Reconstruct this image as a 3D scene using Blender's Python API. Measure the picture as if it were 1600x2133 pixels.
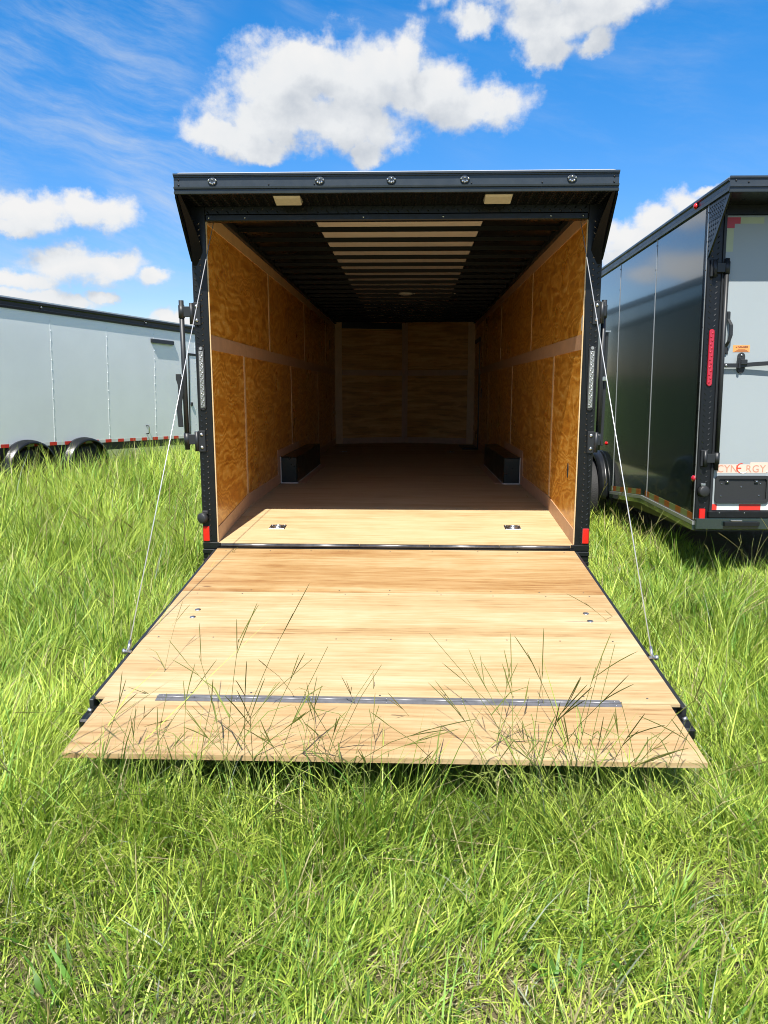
import bpy, bmesh, math, random
import numpy as np
from mathutils import Vector, Matrix
R = math.radians
for o in list(bpy.data.objects): bpy.data.objects.remove(o, do_unlink=True)
scene = bpy.context.scene
COL = scene.collection
random.seed(7)

# ------------------------------------------------------------------ camera
CAM = np.array([0.1006, -5.1047, 1.6347]); YAW, PITCH, FPX = 0.0336, 0.1774, 1613.34
cam = bpy.data.cameras.new('camera'); cam_o = bpy.data.objects.new('camera', cam); COL.objects.link(cam_o)
cam.sensor_fit = 'HORIZONTAL'; cam.sensor_width = 36.0; cam.lens = 36.0 * FPX / 1600.0
cam.clip_start = 0.05; cam.clip_end = 2000
fwd = Vector((-math.sin(YAW) * math.cos(PITCH), math.cos(YAW) * math.cos(PITCH), -math.sin(PITCH)))
rgt = Vector((math.cos(YAW), math.sin(YAW), 0)); upv = rgt.cross(fwd)
cam_o.matrix_world = Matrix(((rgt.x, upv.x, -fwd.x, CAM[0]), (rgt.y, upv.y, -fwd.y, CAM[1]), (rgt.z, upv.z, -fwd.z, CAM[2]), (0, 0, 0, 1)))
scene.camera = cam_o
scene.render.resolution_x, scene.render.resolution_y = 768, 1024

# ------------------------------------------------------------------ sun, sky, exposure
SUN_TRAVEL = Vector((0.16, 1.0, -1.68)).normalized()
SUN_EL = math.asin(-SUN_TRAVEL.z); SUN_AZ = math.atan2(-SUN_TRAVEL.x, -SUN_TRAVEL.y)
sun = bpy.data.lights.new('sun', 'SUN'); sun.energy = 5.0; sun.angle = R(0.53); sun.color = (1.0, 0.955, 0.88)
sun_o = bpy.data.objects.new('sun', sun); COL.objects.link(sun_o)
sun_o.rotation_euler = SUN_TRAVEL.to_track_quat('-Z', 'Y').to_euler(); sun_o.location = (-3, -12, 22)
vs = scene.view_settings
vs.view_transform = 'Standard'; vs.look = 'None'; vs.gamma = 1.0; vs.exposure = 0.8; vs.use_curve_mapping = False
scene.render.engine = 'CYCLES'
try:
    scene.cycles.max_bounces = 10; scene.cycles.diffuse_bounces = 7; scene.cycles.use_denoising = True; scene.cycles.denoising_prefilter = 'ACCURATE'; scene.cycles.filter_width = 1.0; scene.cycles.transmission_bounces = 4; scene.cycles.glossy_bounces = 4
except Exception: pass

world = bpy.data.worlds.new('World'); scene.world = world; world.use_nodes = True
SKY_STRENGTH = 0.115
# clouds: azimuth, elevation, half width, half height (radians), in the sky itself
BLOBS = [(-0.1529, 0.3324, 0.0624, 0.039), (-0.0676, 0.3296, 0.0858, 0.0438), (-0.0048, 0.353, 0.0239, 0.0281), (0.0241, 0.315, 0.0683, 0.0353), (0.0869, 0.3061, 0.0535, 0.0229), (-0.171, 0.2886, 0.08, 0.0347), (-0.0795, 0.2859, 0.0982, 0.0331), (-0.2249, 0.274, 0.0478, 0.0205), (-0.0566, 0.2534, 0.0233, 0.0162), (-0.1834, 0.2543, 0.0354, 0.0151), (-0.1241, 0.3542, 0.0624, 0.0204), (0.0793, 0.3892, 0.0361, 0.0173), (0.1511, 0.3832, 0.0593, 0.0279), (0.2098, 0.3916, 0.0677, 0.0252), (0.1632, 0.3558, 0.0353, 0.017), (0.2117, 0.3558, 0.0202, 0.0141), (0.1606, 0.4166, 0.1206, 0.0246), (-0.4443, 0.1775, 0.0609, 0.0198), (-0.3729, 0.1824, 0.0506, 0.0193), (-0.4603, 0.1604, 0.0298, 0.011), (-0.4029, 0.1212, 0.0582, 0.0236), (-0.3607, 0.1257, 0.0433, 0.017), (-0.4598, 0.1029, 0.0378, 0.0145), (-0.3126, 0.1139, 0.0233, 0.0109), (-0.4515, 0.0823, 0.0434, 0.0106), (-0.371, 0.0876, 0.0161, 0.0076), (-0.4212, 0.0796, 0.0499, 0.0086), (0.2547, 0.151, 0.0404, 0.0222), (0.3214, 0.1861, 0.0307, 0.0212), (0.2966, 0.1672, 0.0417, 0.0216), (0.346, 0.1993, 0.0191, 0.0099), (0.2502, 0.1324, 0.0326, 0.0161), (-0.2874, 0.0572, 0.04, 0.0113)]

class NT:
    """small helper to wire shader nodes"""
    def __init__(s, tree): s.t = tree; s.l = tree.links
    def n(s, typ, **kw):
        nd = s.t.nodes.new(typ)
        for k, v in kw.items(): setattr(nd, k, v)
        return nd
    def put(s, sock, v):
        if isinstance(v, bpy.types.NodeSocket): s.l.new(v, sock)
        elif v is not None: sock.default_value = v
    def m(s, op, a, b=None, c=None, clamp=False):
        nd = s.n('ShaderNodeMath', operation=op, use_clamp=clamp)
        for i, v in enumerate((a, b, c)): s.put(nd.inputs[i], v)
        return nd.outputs[0]
    def v(s, op, a, b=None):
        nd = s.n('ShaderNodeVectorMath', operation=op)
        s.put(nd.inputs[0], a); s.put(nd.inputs[1], b)
        return nd.outputs['Value'] if op in ('LENGTH', 'DOT_PRODUCT') else nd.outputs[0]
    def scale(s, a, f):
        nd = s.n('ShaderNodeVectorMath', operation='SCALE'); s.put(nd.inputs[0], a); s.put(nd.inputs['Scale'], f); return nd.outputs[0]
    def noise(s, vec, scale, detail=4, rough=0.5, dist=0.0, out='Fac'):
        nd = s.n('ShaderNodeTexNoise'); s.put(nd.inputs['Vector'], vec)
        nd.inputs['Scale'].default_value = scale; nd.inputs['Detail'].default_value = detail
        nd.inputs['Roughness'].default_value = rough; nd.inputs['Distortion'].default_value = dist
        return nd.outputs[out]
    def rng(s, v, a, b, c=0.0, d=1.0, smooth=False):
        nd = s.n('ShaderNodeMapRange'); nd.interpolation_type = 'SMOOTHSTEP' if smooth else 'LINEAR'
        s.put(nd.inputs[0], v)
        for i, x in enumerate((a, b, c, d)): s.put(nd.inputs[1 + i], x)
        return nd.outputs[0]
    def mix(s, f, a, b, mode='MIX'):
        nd = s.n('ShaderNodeMix', data_type='RGBA', blend_type=mode)
        s.put(nd.inputs[0], f); s.put(nd.inputs[6], a if isinstance(a, bpy.types.NodeSocket) else (*a, 1)); s.put(nd.inputs[7], b if isinstance(b, bpy.types.NodeSocket) else (*b, 1))
        return nd.outputs[2]
    def ramp(s, f, stops):
        nd = s.n('ShaderNodeValToRGB'); cr = nd.color_ramp
        while len(cr.elements) < len(stops): cr.elements.new(0.5)
        for e, (p, c) in zip(cr.elements, stops): e.position = p; e.color = (*c, 1)
        s.put(nd.inputs[0], f); return nd.outputs[0]
    def xyz(s, x, y, z=0.0):
        nd = s.n('ShaderNodeCombineXYZ')
        for i, q in enumerate((x, y, z)): s.put(nd.inputs[i], q)
        return nd.outputs[0]
    def sep(s, v):
        nd = s.n('ShaderNodeSeparateXYZ'); s.put(nd.inputs[0], v); return nd.outputs

def cloud_group():
    g = bpy.data.node_groups.new('cloud_density', 'ShaderNodeTree')
    g.interface.new_socket('P', in_out='INPUT', socket_type='NodeSocketVector')
    g.interface.new_socket('D', in_out='OUTPUT', socket_type='NodeSocketFloat')
    t = NT(g); gi = t.n('NodeGroupInput'); go = t.n('NodeGroupOutput')
    P = gi.outputs[0]
    w = t.v('SUBTRACT', t.noise(P, 22, 5, 0.6, out='Color'), (0.5, 0.5, 0.5))
    Q = t.v('ADD', P, t.scale(w, 0.045))
    acc = None
    for a, e, ra, re in BLOBS:
        d = t.v('LENGTH', t.v('MULTIPLY', t.v('SUBTRACT', Q, (a, e, 0)), (1 / ra, 1 / re, 0)))
        b = t.m('SUBTRACT', 1.0, d)
        acc = b if acc is None else t.m('SMOOTH_MAX', acc, b, 0.18)
    # the rest of the sky goes on with the same kind of scattered cumulus
    sx = t.sep(P)
    far = t.rng(t.m('ABSOLUTE', sx[0]), 0.52, 0.75)
    gen = t.m('MULTIPLY', t.m('SUBTRACT', t.noise(t.v('MULTIPLY', Q, (1, 1.7, 1)), 5.5, 4, 0.5), 0.52), 6.0)
    hi = t.rng(sx[1], 0.46, 0.6)
    gen2 = t.m('SUBTRACT', gen, t.m('MULTIPLY', t.m('SUBTRACT', 1.0, t.m('MAXIMUM', far, hi)), 4.0))
    acc = t.m('MAXIMUM', t.m('MAXIMUM', acc, -1.5), gen2)
    nz = t.m('SUBTRACT', t.noise(t.v('MULTIPLY', P, (1, 1.15, 1)), 17, 9, 0.6), 0.5)
    t.l.new(t.m('ADD', acc, t.m('MULTIPLY', nz, 2.1)), go.inputs[0])
    return g

def build_world():
    t = NT(world.node_tree); world.node_tree.nodes.clear()
    out = t.n('ShaderNodeOutputWorld')
    sky = t.n('ShaderNodeTexSky', sky_type='NISHITA', sun_disc=False, sun_elevation=SUN_EL, sun_rotation=SUN_AZ % (2 * math.pi), altitude=50, air_density=1.0, dust_density=0.15, ozone_density=3.0)
    hs = t.n('ShaderNodeHueSaturation'); hs.inputs['Saturation'].default_value = 1.42; hs.inputs['Hue'].default_value = 0.503; t.l.new(sky.outputs[0], hs.inputs['Color'])
    tc = t.n('ShaderNodeTexCoord'); d = t.v('NORMALIZE', tc.outputs['Generated']); sx = t.sep(d)
    az = t.m('ARCTAN2', sx[0], sx[1]); el = t.m('ARCSINE', sx[2])
    P = t.xyz(az, el, 0.0)
    g = cloud_group()
    def dens(v):
        nd = t.n('ShaderNodeGroup'); nd.node_tree = g; t.l.new(v, nd.inputs[0]); return nd.outputs[0]
    D = dens(P); D2 = dens(t.v('ADD', P, (-0.012, 0.030, 0)))
    alpha = t.rng(D, -0.28, 0.42, smooth=True)
    alpha = t.m('MULTIPLY', alpha, t.rng(el, 0.0, 0.05))
    lit = t.m('ADD', 0.64, t.m('MULTIPLY', t.m('SUBTRACT', D, D2), 0.34))
    thick = t.rng(D, 0.3, 1.7)
    lit = t.m('SUBTRACT', lit, t.m('MULTIPLY', thick, 0.30), clamp=True)
    ccol = t.ramp(lit, [(0.0, (0.46, 0.53, 0.63)), (0.40, (0.66, 0.71, 0.78)), (0.70, (0.92, 0.945, 0.97)), (1.0, (1.0, 1.0, 1.0))])
    # thin high streaks
    rot = t.xyz(t.m('ADD', t.m('MULTIPLY', az, 0.97), t.m('MULTIPLY', el, 0.25)), t.m('ADD', t.m('MULTIPLY', az, 0.24), t.m('MULTIPLY', el, 0.97)))
    cw = t.scale(t.v('SUBTRACT', t.noise(P, 7, 3, 0.5, out='Color'), (0.5, 0.5, 0.5)), 0.045)
    ci = t.noise(t.v('MULTIPLY', t.v('ADD', rot, cw), (5.5, 22, 1)), 1.0, 8, 0.66)
    cm = t.noise(t.v('ADD', P, (3.1, 1.7, 0)), 4.3, 2, 0.5)
    side = t.rng(az, -0.05, -0.28, 0.25, 1.0)
    cir = t.m('MULTIPLY', t.m('MULTIPLY', t.rng(ci, 0.36, 0.86, smooth=True), t.rng(cm, 0.32, 0.58, smooth=True)), t.m('MULTIPLY', side, 0.85))
    cir = t.m('MULTIPLY', cir, t.rng(el, 0.02, 0.12))
    hz = t.rng(el, 0.0, 0.36, 0.64, 1.0)
    b0 = t.n('ShaderNodeBackground'); t.l.new(t.mix(1.0, hs.outputs[0], t.xyz(t.m('MULTIPLY', hz, t.rng(el, 0.0, 0.36, 0.90, 1.0)), t.m('MULTIPLY', hz, t.rng(el, 0.0, 0.36, 0.88, 1.0)), t.m('MULTIPLY', hz, t.rng(el, 0.0, 0.36, 1.08, 1.0))), 'MULTIPLY'), b0.inputs[0]); b0.inputs[1].default_value = SKY_STRENGTH
    b1 = t.n('ShaderNodeBackground'); b1.inputs[0].default_value = (0.86, 0.93, 1, 1); b1.inputs[1].default_value = 0.46
    b2 = t.n('ShaderNodeBackground'); t.l.new(ccol, b2.inputs[0]); b2.inputs[1].default_value = 0.52
    m1 = t.n('ShaderNodeMixShader'); t.l.new(cir, m1.inputs[0]); t.l.new(b0.outputs[0], m1.inputs[1]); t.l.new(b1.outputs[0], m1.inputs[2])
    m2 = t.n('ShaderNodeMixShader'); t.l.new(alpha, m2.inputs[0]); t.l.new(m1.outputs[0], m2.inputs[1]); t.l.new(b2.outputs[0], m2.inputs[2])
    t.l.new(m2.outputs[0], out.inputs[0])
build_world()
world.cycles.sampling_method = 'NONE'

# ------------------------------------------------------------------ materials
MATS = {}
def mat(name, color, rough=0.5, metal=0.0, spec=0.5, coat=0.0, var=0.0, vscale=8.0, bump=0.0, bscale=40.0, trans=0.0, rvar=0.0):
    m = bpy.data.materials.new(name); m.use_nodes = True; t = NT(m.node_tree)
    p = m.node_tree.nodes['Principled BSDF']
    p.inputs['Base Color'].default_value = (*color, 1); p.inputs['Roughness'].default_value = rough; p.inputs['Metallic'].default_value = metal
    p.inputs['Specular IOR Level'].default_value = spec; p.inputs['Coat Weight'].default_value = coat; p.inputs['Coat Roughness'].default_value = 0.06
    p.inputs['Transmission Weight'].default_value = trans
    tc = t.n('ShaderNodeTexCoord')
    if var or rvar:
        nz = t.noise(tc.outputs['Object'], vscale, 5, 0.6)
        if var:
            f = t.rng(nz, 0.3, 0.7, 1 - var, 1 + var)
            t.l.new(t.mix(1.0, color, t.xyz(f, f, f), 'MULTIPLY'), p.inputs['Base Color'])
        if rvar: t.l.new(t.rng(nz, 0.3, 0.7, max(0.02, rough - rvar), rough + rvar), p.inputs['Roughness'])
    if bump:
        b = t.n('ShaderNodeBump'); b.inputs['Strength'].default_value = bump; b.inputs['Distance'].default_value = 0.02
        t.l.new(t.noise(tc.outputs['Object'], bscale, 3, 0.5), b.inputs['Height']); t.l.new(b.outputs[0], p.inputs['Normal'])
    MATS[name] = m; return m

def plywood(name, stops, stretch, freq, grain, rough, coat=0.0, knots=0.0, blot=0.25, figure=0.6):
    """rotary cut veneer: contour lines of a stretched noise, fine pores along the grain, patches of wear"""
    m = bpy.data.materials.new(name); m.use_nodes = True; t = NT(m.node_tree); p = m.node_tree.nodes['Principled BSDF']
    tc = t.n('ShaderNodeTexCoord'); oi = t.n('ShaderNodeObjectInfo')
    off = t.scale(t.xyz(oi.outputs['Random'], t.m('FRACT', t.m('MULTIPLY', oi.outputs['Random'], 7.3)), t.m('FRACT', t.m('MULTIPLY', oi.outputs['Random'], 3.7))), 23.0)
    C = t.v('ADD', tc.outputs['Object'], off)
    S = t.v('MULTIPLY', C, stretch)
    warp = t.scale(t.v('SUBTRACT', t.noise(C, 4.5, 3, 0.6, out='Color'), (0.5, 0.5, 0.5)), 0.22)
    n1 = t.noise(t.v('ADD', S, warp), 1.0, 3, 0.5, 0.35)
    ring = t.m('ADD', t.m('MULTIPLY', t.m('SINE', t.m('MULTIPLY', n1, freq)), 0.5), 0.5)
    ring = t.m('POWER', ring, 1.6)
    g = t.noise(t.v('MULTIPLY', C, grain), 1.0, 6, 0.65)
    bl = t.noise(C, 2.1, 4, 0.6)
    f = t.m('ADD', t.m('MULTIPLY', t.m('SUBTRACT', ring, 0.4), figure * 0.85), t.m('MULTIPLY', t.m('SUBTRACT', g, 0.5), 2.0 - figure * 0.9))
    f = t.m('ADD', t.m('ADD', f, 0.50), t.m('MULTIPLY', t.m('SUBTRACT', bl, 0.5), blot * 2))
    col = t.ramp(f, stops)
    if knots:
        vo = t.n('ShaderNodeTexVoronoi'); vo.inputs['Scale'].default_value = 1.0; t.l.new(t.v('MULTIPLY', C, (2.2, 5.0, 5.0)), vo.inputs['Vector'])
        rnd = t.sep(vo.outputs['Color'])[0]
        k = t.m('MULTIPLY', t.rng(vo.outputs['Distance'], 0.075, 0.035), t.m('GREATER_THAN', rnd, 1 - knots))
        col = t.mix(t.m('MULTIPLY', k, 0.75), col, (0.13, 0.06, 0.02))
    t.l.new(col, p.inputs['Base Color'])
    t.l.new(t.rng(bl, 0.3, 0.7, rough - 0.08, rough + 0.1), p.inputs['Roughness'])
    p.inputs['Coat Weight'].default_value = coat; p.inputs['Coat Roughness'].default_value = 0.25
    b = t.n('ShaderNodeBump'); b.inputs['Strength'].default_value = 0.12; b.inputs['Distance'].default_value = 0.004
    t.l.new(t.m('ADD', g, t.m('MULTIPLY', ring, 0.3)), b.inputs['Height']); t.l.new(b.outputs[0], p.inputs['Normal'])
    MATS[name] = m; return m

plywood('ply_floor', [(0.0, (0.297, 0.171, 0.072)), (0.35, (0.423, 0.284, 0.135)), (0.65, (0.495, 0.365, 0.194)), (1.0, (0.54, 0.423, 0.252))], (0.22, 3.0, 3.0), 16.0, (3.2, 62.0, 62.0), 0.62, knots=0.05, blot=0.22, figure=0.35)
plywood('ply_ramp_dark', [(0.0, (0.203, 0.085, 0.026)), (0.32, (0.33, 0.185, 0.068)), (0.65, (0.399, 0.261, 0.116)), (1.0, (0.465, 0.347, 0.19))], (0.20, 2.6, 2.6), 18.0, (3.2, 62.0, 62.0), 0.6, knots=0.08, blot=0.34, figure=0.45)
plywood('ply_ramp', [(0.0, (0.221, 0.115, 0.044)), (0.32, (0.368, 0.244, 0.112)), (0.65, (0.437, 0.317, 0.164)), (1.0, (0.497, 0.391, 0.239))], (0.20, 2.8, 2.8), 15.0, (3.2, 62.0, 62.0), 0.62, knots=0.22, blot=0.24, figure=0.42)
plywood('ply_flap', [(0.0, (0.219, 0.112, 0.042)), (0.32, (0.364, 0.237, 0.108)), (0.65, (0.433, 0.307, 0.157)), (1.0, (0.492, 0.379, 0.229))], (0.20, 2.8, 2.8), 15.0, (3.2, 62.0, 62.0), 0.62, knots=0.06, blot=0.24, figure=0.38)
plywood('ply_wall', [(0.0, (0.401, 0.131, 0.011)), (0.3, (0.583, 0.227, 0.021)), (0.6, (0.72, 0.32, 0.038)), (0.85, (0.82, 0.418, 0.077)), (1.0, (0.86, 0.498, 0.153))], (1.0, 0.62, 2.3), 125.0, (26.0, 4.0, 26.0), 0.32, coat=0.3, blot=0.10, figure=0.56)
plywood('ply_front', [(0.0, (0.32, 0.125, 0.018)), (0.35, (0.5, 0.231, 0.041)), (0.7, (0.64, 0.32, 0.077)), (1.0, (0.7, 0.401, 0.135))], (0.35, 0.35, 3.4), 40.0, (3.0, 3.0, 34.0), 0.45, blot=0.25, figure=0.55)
mat('trim', (0.52, 0.31, 0.18), 0.5, var=0.08, vscale=14)
mat('seam_tape', (0.66, 0.43, 0.22), 0.45, var=0.10, vscale=10)
mat('raw_edge', (0.60, 0.42, 0.22), 0.6, var=0.15, vscale=60)
mat('black_paint', (0.006, 0.007, 0.008), 0.34, spec=0.4, rvar=0.08, vscale=20)
mat('black_plate', (0.006, 0.007, 0.008), 0.32, spec=0.5, rvar=0.06, vscale=12)
mat('tread_black', (0.014, 0.016, 0.017), 0.22, spec=0.9, coat=0.3)
mat('soft_black', (0.003, 0.004, 0.005), 0.42, spec=0.14)
mat('pale_tape_shaded', (0.20, 0.24, 0.09), 0.45, var=0.06)  # darker copy of the pale tape, shade put into the colour
mat('black_satin', (0.016, 0.018, 0.020), 0.45)
mat('rail_grey', (0.042, 0.053, 0.064), 0.36, metal=0.35, rvar=0.06, vscale=10, var=0.08)
mat('box_green_black', (0.008, 0.014, 0.013), 0.32, rvar=0.05)
mat('ceiling_black', (0.004, 0.005, 0.006), 0.30, spec=0.3, rvar=0.05, vscale=5)
mat('ceiling_beige', (0.52, 0.49, 0.44), 0.6, var=0.05)
mat('silver_panel', (0.82, 0.85, 0.85), 0.26, coat=0.4, var=0.035, vscale=1.3, bump=0.06, bscale=1.8)
mat('door_panel', (0.31, 0.35, 0.365), 0.35, coat=0.2, var=0.02, vscale=2, bump=0.015, bscale=2.0)
mat('silver_seam', (0.82, 0.86, 0.87), 0.35, coat=0.2)
mat('charcoal_panel', (0.026, 0.044, 0.042), 0.13, metal=0.2, spec=0.6, coat=1.0, bump=0.03, bscale=1.1)
mat('seam_light', (0.42, 0.44, 0.44), 0.3, metal=0.5)
mat('steel', (0.60, 0.61, 0.62), 0.28, metal=1.0, var=0.2, vscale=60, rvar=0.1)
mat('galvanised', (0.50, 0.51, 0.52), 0.38, metal=1.0, var=0.18, vscale=40, rvar=0.1)
mat('cable', (0.60, 0.61, 0.62), 0.40, metal=0.55)
mat('chrome', (0.85, 0.86, 0.88), 0.08, metal=1.0)
mat('rubber', (0.017, 0.017, 0.018), 0.75, bump=0.25, bscale=60)
mat('plastic_black', (0.02, 0.021, 0.022), 0.5, bump=0.08, bscale=300)
mat('red_lens', (0.62, 0.012, 0.012), 0.12, spec=0.6, coat=0.6)
mat('red_dark_lens', (0.40, 0.010, 0.022), 0.15, spec=0.6, coat=0.6)
mat('amber_tape_shaded', (0.34, 0.085, 0.012), 0.4)  # side tape muted in colour for the shade it stands in
mat('red_tape', (0.66, 0.035, 0.022), 0.4, var=0.06)
mat('white_tape', (0.66, 0.67, 0.63), 0.4, var=0.06)
mat('pale_tape', (0.42, 0.46, 0.30), 0.4, var=0.06)
mat('magenta_tape', (0.45, 0.04, 0.06), 0.4)
mat('clear_lens', (0.36, 0.37, 0.38), 0.14, metal=0.6, var=0.3, vscale=120)
mat('hinge_steel', (0.17, 0.17, 0.175), 0.42, metal=0.9, rvar=0.08, vscale=15, var=0.3)
mat('strip_steel', (0.20, 0.20, 0.21), 0.5, metal=0.5, var=0.15, vscale=30)
mat('lamp_lens', (0.50, 0.46, 0.37), 0.3, var=0.08, vscale=50)
mat('white_plastic', (0.78, 0.76, 0.70), 0.4)
mat('sticker_orange', (0.80, 0.30, 0.09), 0.5)
mat('ink_dark', (0.10, 0.03, 0.015), 0.6)
mat('decal_peach', (0.66, 0.50, 0.41), 0.45, var=0.05)
mat('decal_white', (0.74, 0.66, 0.58), 0.45)
mat('decal_line', (0.50, 0.25, 0.17), 0.5)
mat('decal_red', (0.60, 0.06, 0.03), 0.45)
mat('sealant', (0.60, 0.57, 0.52), 0.5)
mat('roof_metal', (0.60, 0.62, 0.63), 0.35, metal=0.7)

# ------------------------------------------------------------------ mesh building
class MB:
    def __init__(s, fn=None): s.V = []; s.F = []; s.S = []; s.fn = fn
    def add(s, verts, faces, smooth=False):
        b = len(s.V); s.V += [tuple(v) for v in verts]; s.F += [tuple(b + i for i in f) for f in faces]; s.S += [smooth] * len(faces); return s
    def box(s, x0, x1, y0, y1, z0, z1):
        v = [(x, y, z) for x in (x0, x1) for y in (y0, y1) for z in (z0, z1)]
        return s.hexa([v[0], v[4], v[6], v[2], v[1], v[5], v[7], v[3]])
    def hexa(s, p):   # 0-3 bottom ring, 4-7 top ring
        return s.add(p, [(3, 2, 1, 0), (4, 5, 6, 7), (0, 1, 5, 4), (1, 2, 6, 5), (2, 3, 7, 6), (3, 0, 4, 7)])
    def prism(s, ring0, ring1, smooth=False):
        n = len(ring0)
        s.add(list(ring0) + list(ring1), [tuple(range(n))[::-1], tuple(range(n, 2 * n))] + [(i, (i + 1) % n, n + (i + 1) % n, n + i) for i in range(n)], smooth); return s
    def sweep(s, rings, closed_ring=True, caps=True, smooth=True):
        n = len(rings[0]); base = len(s.V); s.V += [tuple(p) for r in rings for p in r]
        for k in range(len(rings) - 1):
            for i in range(n if closed_ring else n - 1):
                a = base + k * n + i; b = base + k * n + (i + 1) % n; s.F.append((a, b, b + n, a + n)); s.S.append(smooth)
        if caps and closed_ring:
            s.F.append(tuple(base + i for i in range(n))[::-1]); s.S.append(False)
            s.F.append(tuple(base + (len(rings) - 1) * n + i for i in range(n))); s.S.append(False)
        return s
    def tube(s, pts, r, n=8, smooth=True):
        pts = [Vector(p) for p in pts]; rs = r if isinstance(r, (list, tuple)) else [r] * len(pts)
        rings = []; up = None
        for i, p in enumerate(pts):
            d = (pts[min(i + 1, len(pts) - 1)] - pts[max(i - 1, 0)]).normalized()
            if up is None: up = Vector((0, 0, 1)) if abs(d.z) < 0.9 else Vector((1, 0, 0))
            a = d.cross(up).normalized(); b = a.cross(d).normalized(); up = b
            rings.append([p + rs[i] * (math.cos(2 * math.pi * k / n) * a + math.sin(2 * math.pi * k / n) * b) for k in range(n)])
        return s.sweep(rings, smooth=smooth)
    def lathe(s, c, axis, prof, n=16, smooth=True):
        """prof: (radius, distance along axis)"""
        c = Vector(c); axis = Vector(axis).normalized(); a = axis.orthogonal().normalized(); b = axis.cross(a)
        rings = [[c + axis * h + r * (math.cos(2 * math.pi * k / n) * a + math.sin(2 * math.pi * k / n) * b) for k in range(n)] for r, h in prof]
        return s.sweep(rings, smooth=smooth)
    def plate(s, pts, nrm, t):
        n = Vector(nrm); return s.prism([Vector(p) for p in pts], [Vector(p) + n * t for p in pts])
    def build(s, name, m, parent=None, bevel=0.0, seg=1, kind=None, label=None):
        V = [s.fn(*v) for v in s.V] if s.fn else s.V
        me = bpy.data.meshes.new(name); me.from_pydata(V, [], s.F)
        me.polygons.foreach_set('use_smooth', s.S)
        bm = bmesh.new(); bm.from_mesh(me); bmesh.ops.recalc_face_normals(bm, faces=bm.faces)
        if bevel:
            es = [e for e in bm.edges if len(e.link_faces) == 2 and e.calc_face_angle(0) > 0.5]
            bmesh.ops.bevel(bm, geom=es, offset=bevel, segments=seg, affect='EDGES', profile=0.5, clamp_overlap=True)
        bm.to_mesh(me); bm.free()
        me.materials.append(MATS[m]); o = bpy.data.objects.new(name, me); COL.objects.link(o)
        if parent: o.parent = parent
        if not kind and name in ('rivets', 'screws', 'bolt_heads', 'led_lenses', 'knuckles', 'seam_strips', 'sticker_lines', 'clear_lens'): kind = 'stuff'
        if kind: o['kind'] = kind
        if label: o['label'] = label
        return o

def thing(name, label, cat, loc=(0, 0, 0), rot=(0, 0, 0), group=None):
    o = bpy.data.objects.new(name, None); COL.objects.link(o); o.location = loc; o.rotation_euler = rot
    o.empty_display_size = 0.2; o['label'] = label; o['category'] = cat
    if group: o['group'] = group
    return o

def tread(mb, O, U, Vv, N, w, h, pitch=0.036, L=0.0145, hw=0.0046, ht=0.0040):
    """raised lozenges of checker plate on the rectangle O + [0,w]U + [0,h]V"""
    O, U, Vv, N = map(Vector, (O, U, Vv, N)); nu = max(1, int(w / pitch * 1.15)); nv = int(h / pitch * 2)
    pu = w / nu
    for j in range(nv):
        for i in range(nu):
            c = O + U * ((i + 0.5) * pu) + Vv * ((j + 0.5) * pitch / 2)
            if (i + j) % 2: continue
            sgn = 1 if (j // 1) % 2 else -1
            d = (U * sgn + Vv).normalized(); e = N.cross(d)
            p = [c - d * L, c + e * hw, c + d * L, c - e * hw, c - d * L * 0.45 + N * ht, c + d * L * 0.45 + N * ht]
            mb.add(p, [(0, 1, 4), (1, 5, 4), (1, 2, 5), (2, 3, 5), (3, 4, 5), (3, 0, 4)])
    return mb

def rivets(mb, pts, nrm, r=0.006):
    nrm = Vector(nrm)
    for p in pts: mb.lathe(p, nrm, [(r, -0.001), (r, 0.0015), (r * 0.6, 0.004), (0.0006, 0.005)], 6)
    return mb

def text_mesh(name, body, size, m, parent, M, extrude=0.0006, offset=0.0, label=None, spacing=1.0, sx=1.0):
    cu = bpy.data.curves.new(name, 'FONT'); cu.body = body; cu.size = size; cu.extrude = extrude; cu.offset = offset; cu.space_character = spacing
    cu.align_x = 'LEFT'
    tmp = bpy.data.objects.new('tmp', cu); COL.objects.link(tmp)
    bpy.context.view_layer.update()
    me = bpy.data.meshes.new_from_object(tmp.evaluated_get(bpy.context.evaluated_depsgraph_get()))
    bpy.data.objects.remove(tmp, do_unlink=True); bpy.data.curves.remove(cu)
    me.transform(Matrix.Diagonal((sx, 1, 1, 1))); me.transform(M); me.name = name
    me.materials.clear(); me.materials.append(MATS[m])
    o = bpy.data.objects.new(name, me); COL.objects.link(o); o.parent = parent
    if label: o['label'] = label
    return o

# ------------------------------------------------------------------ terrain
def ground_z(x, y):
    y = np.asarray(y, float)
    t = np.clip((y - 0.0) / 14.0, 0, 1)
    return -0.5 * (t * t * (3 - 2 * t) * 0.35 + t * 0.65) + 0.012 * np.sin(np.asarray(x) * 1.7 + 0.6) * np.cos(y * 1.3)

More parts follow.
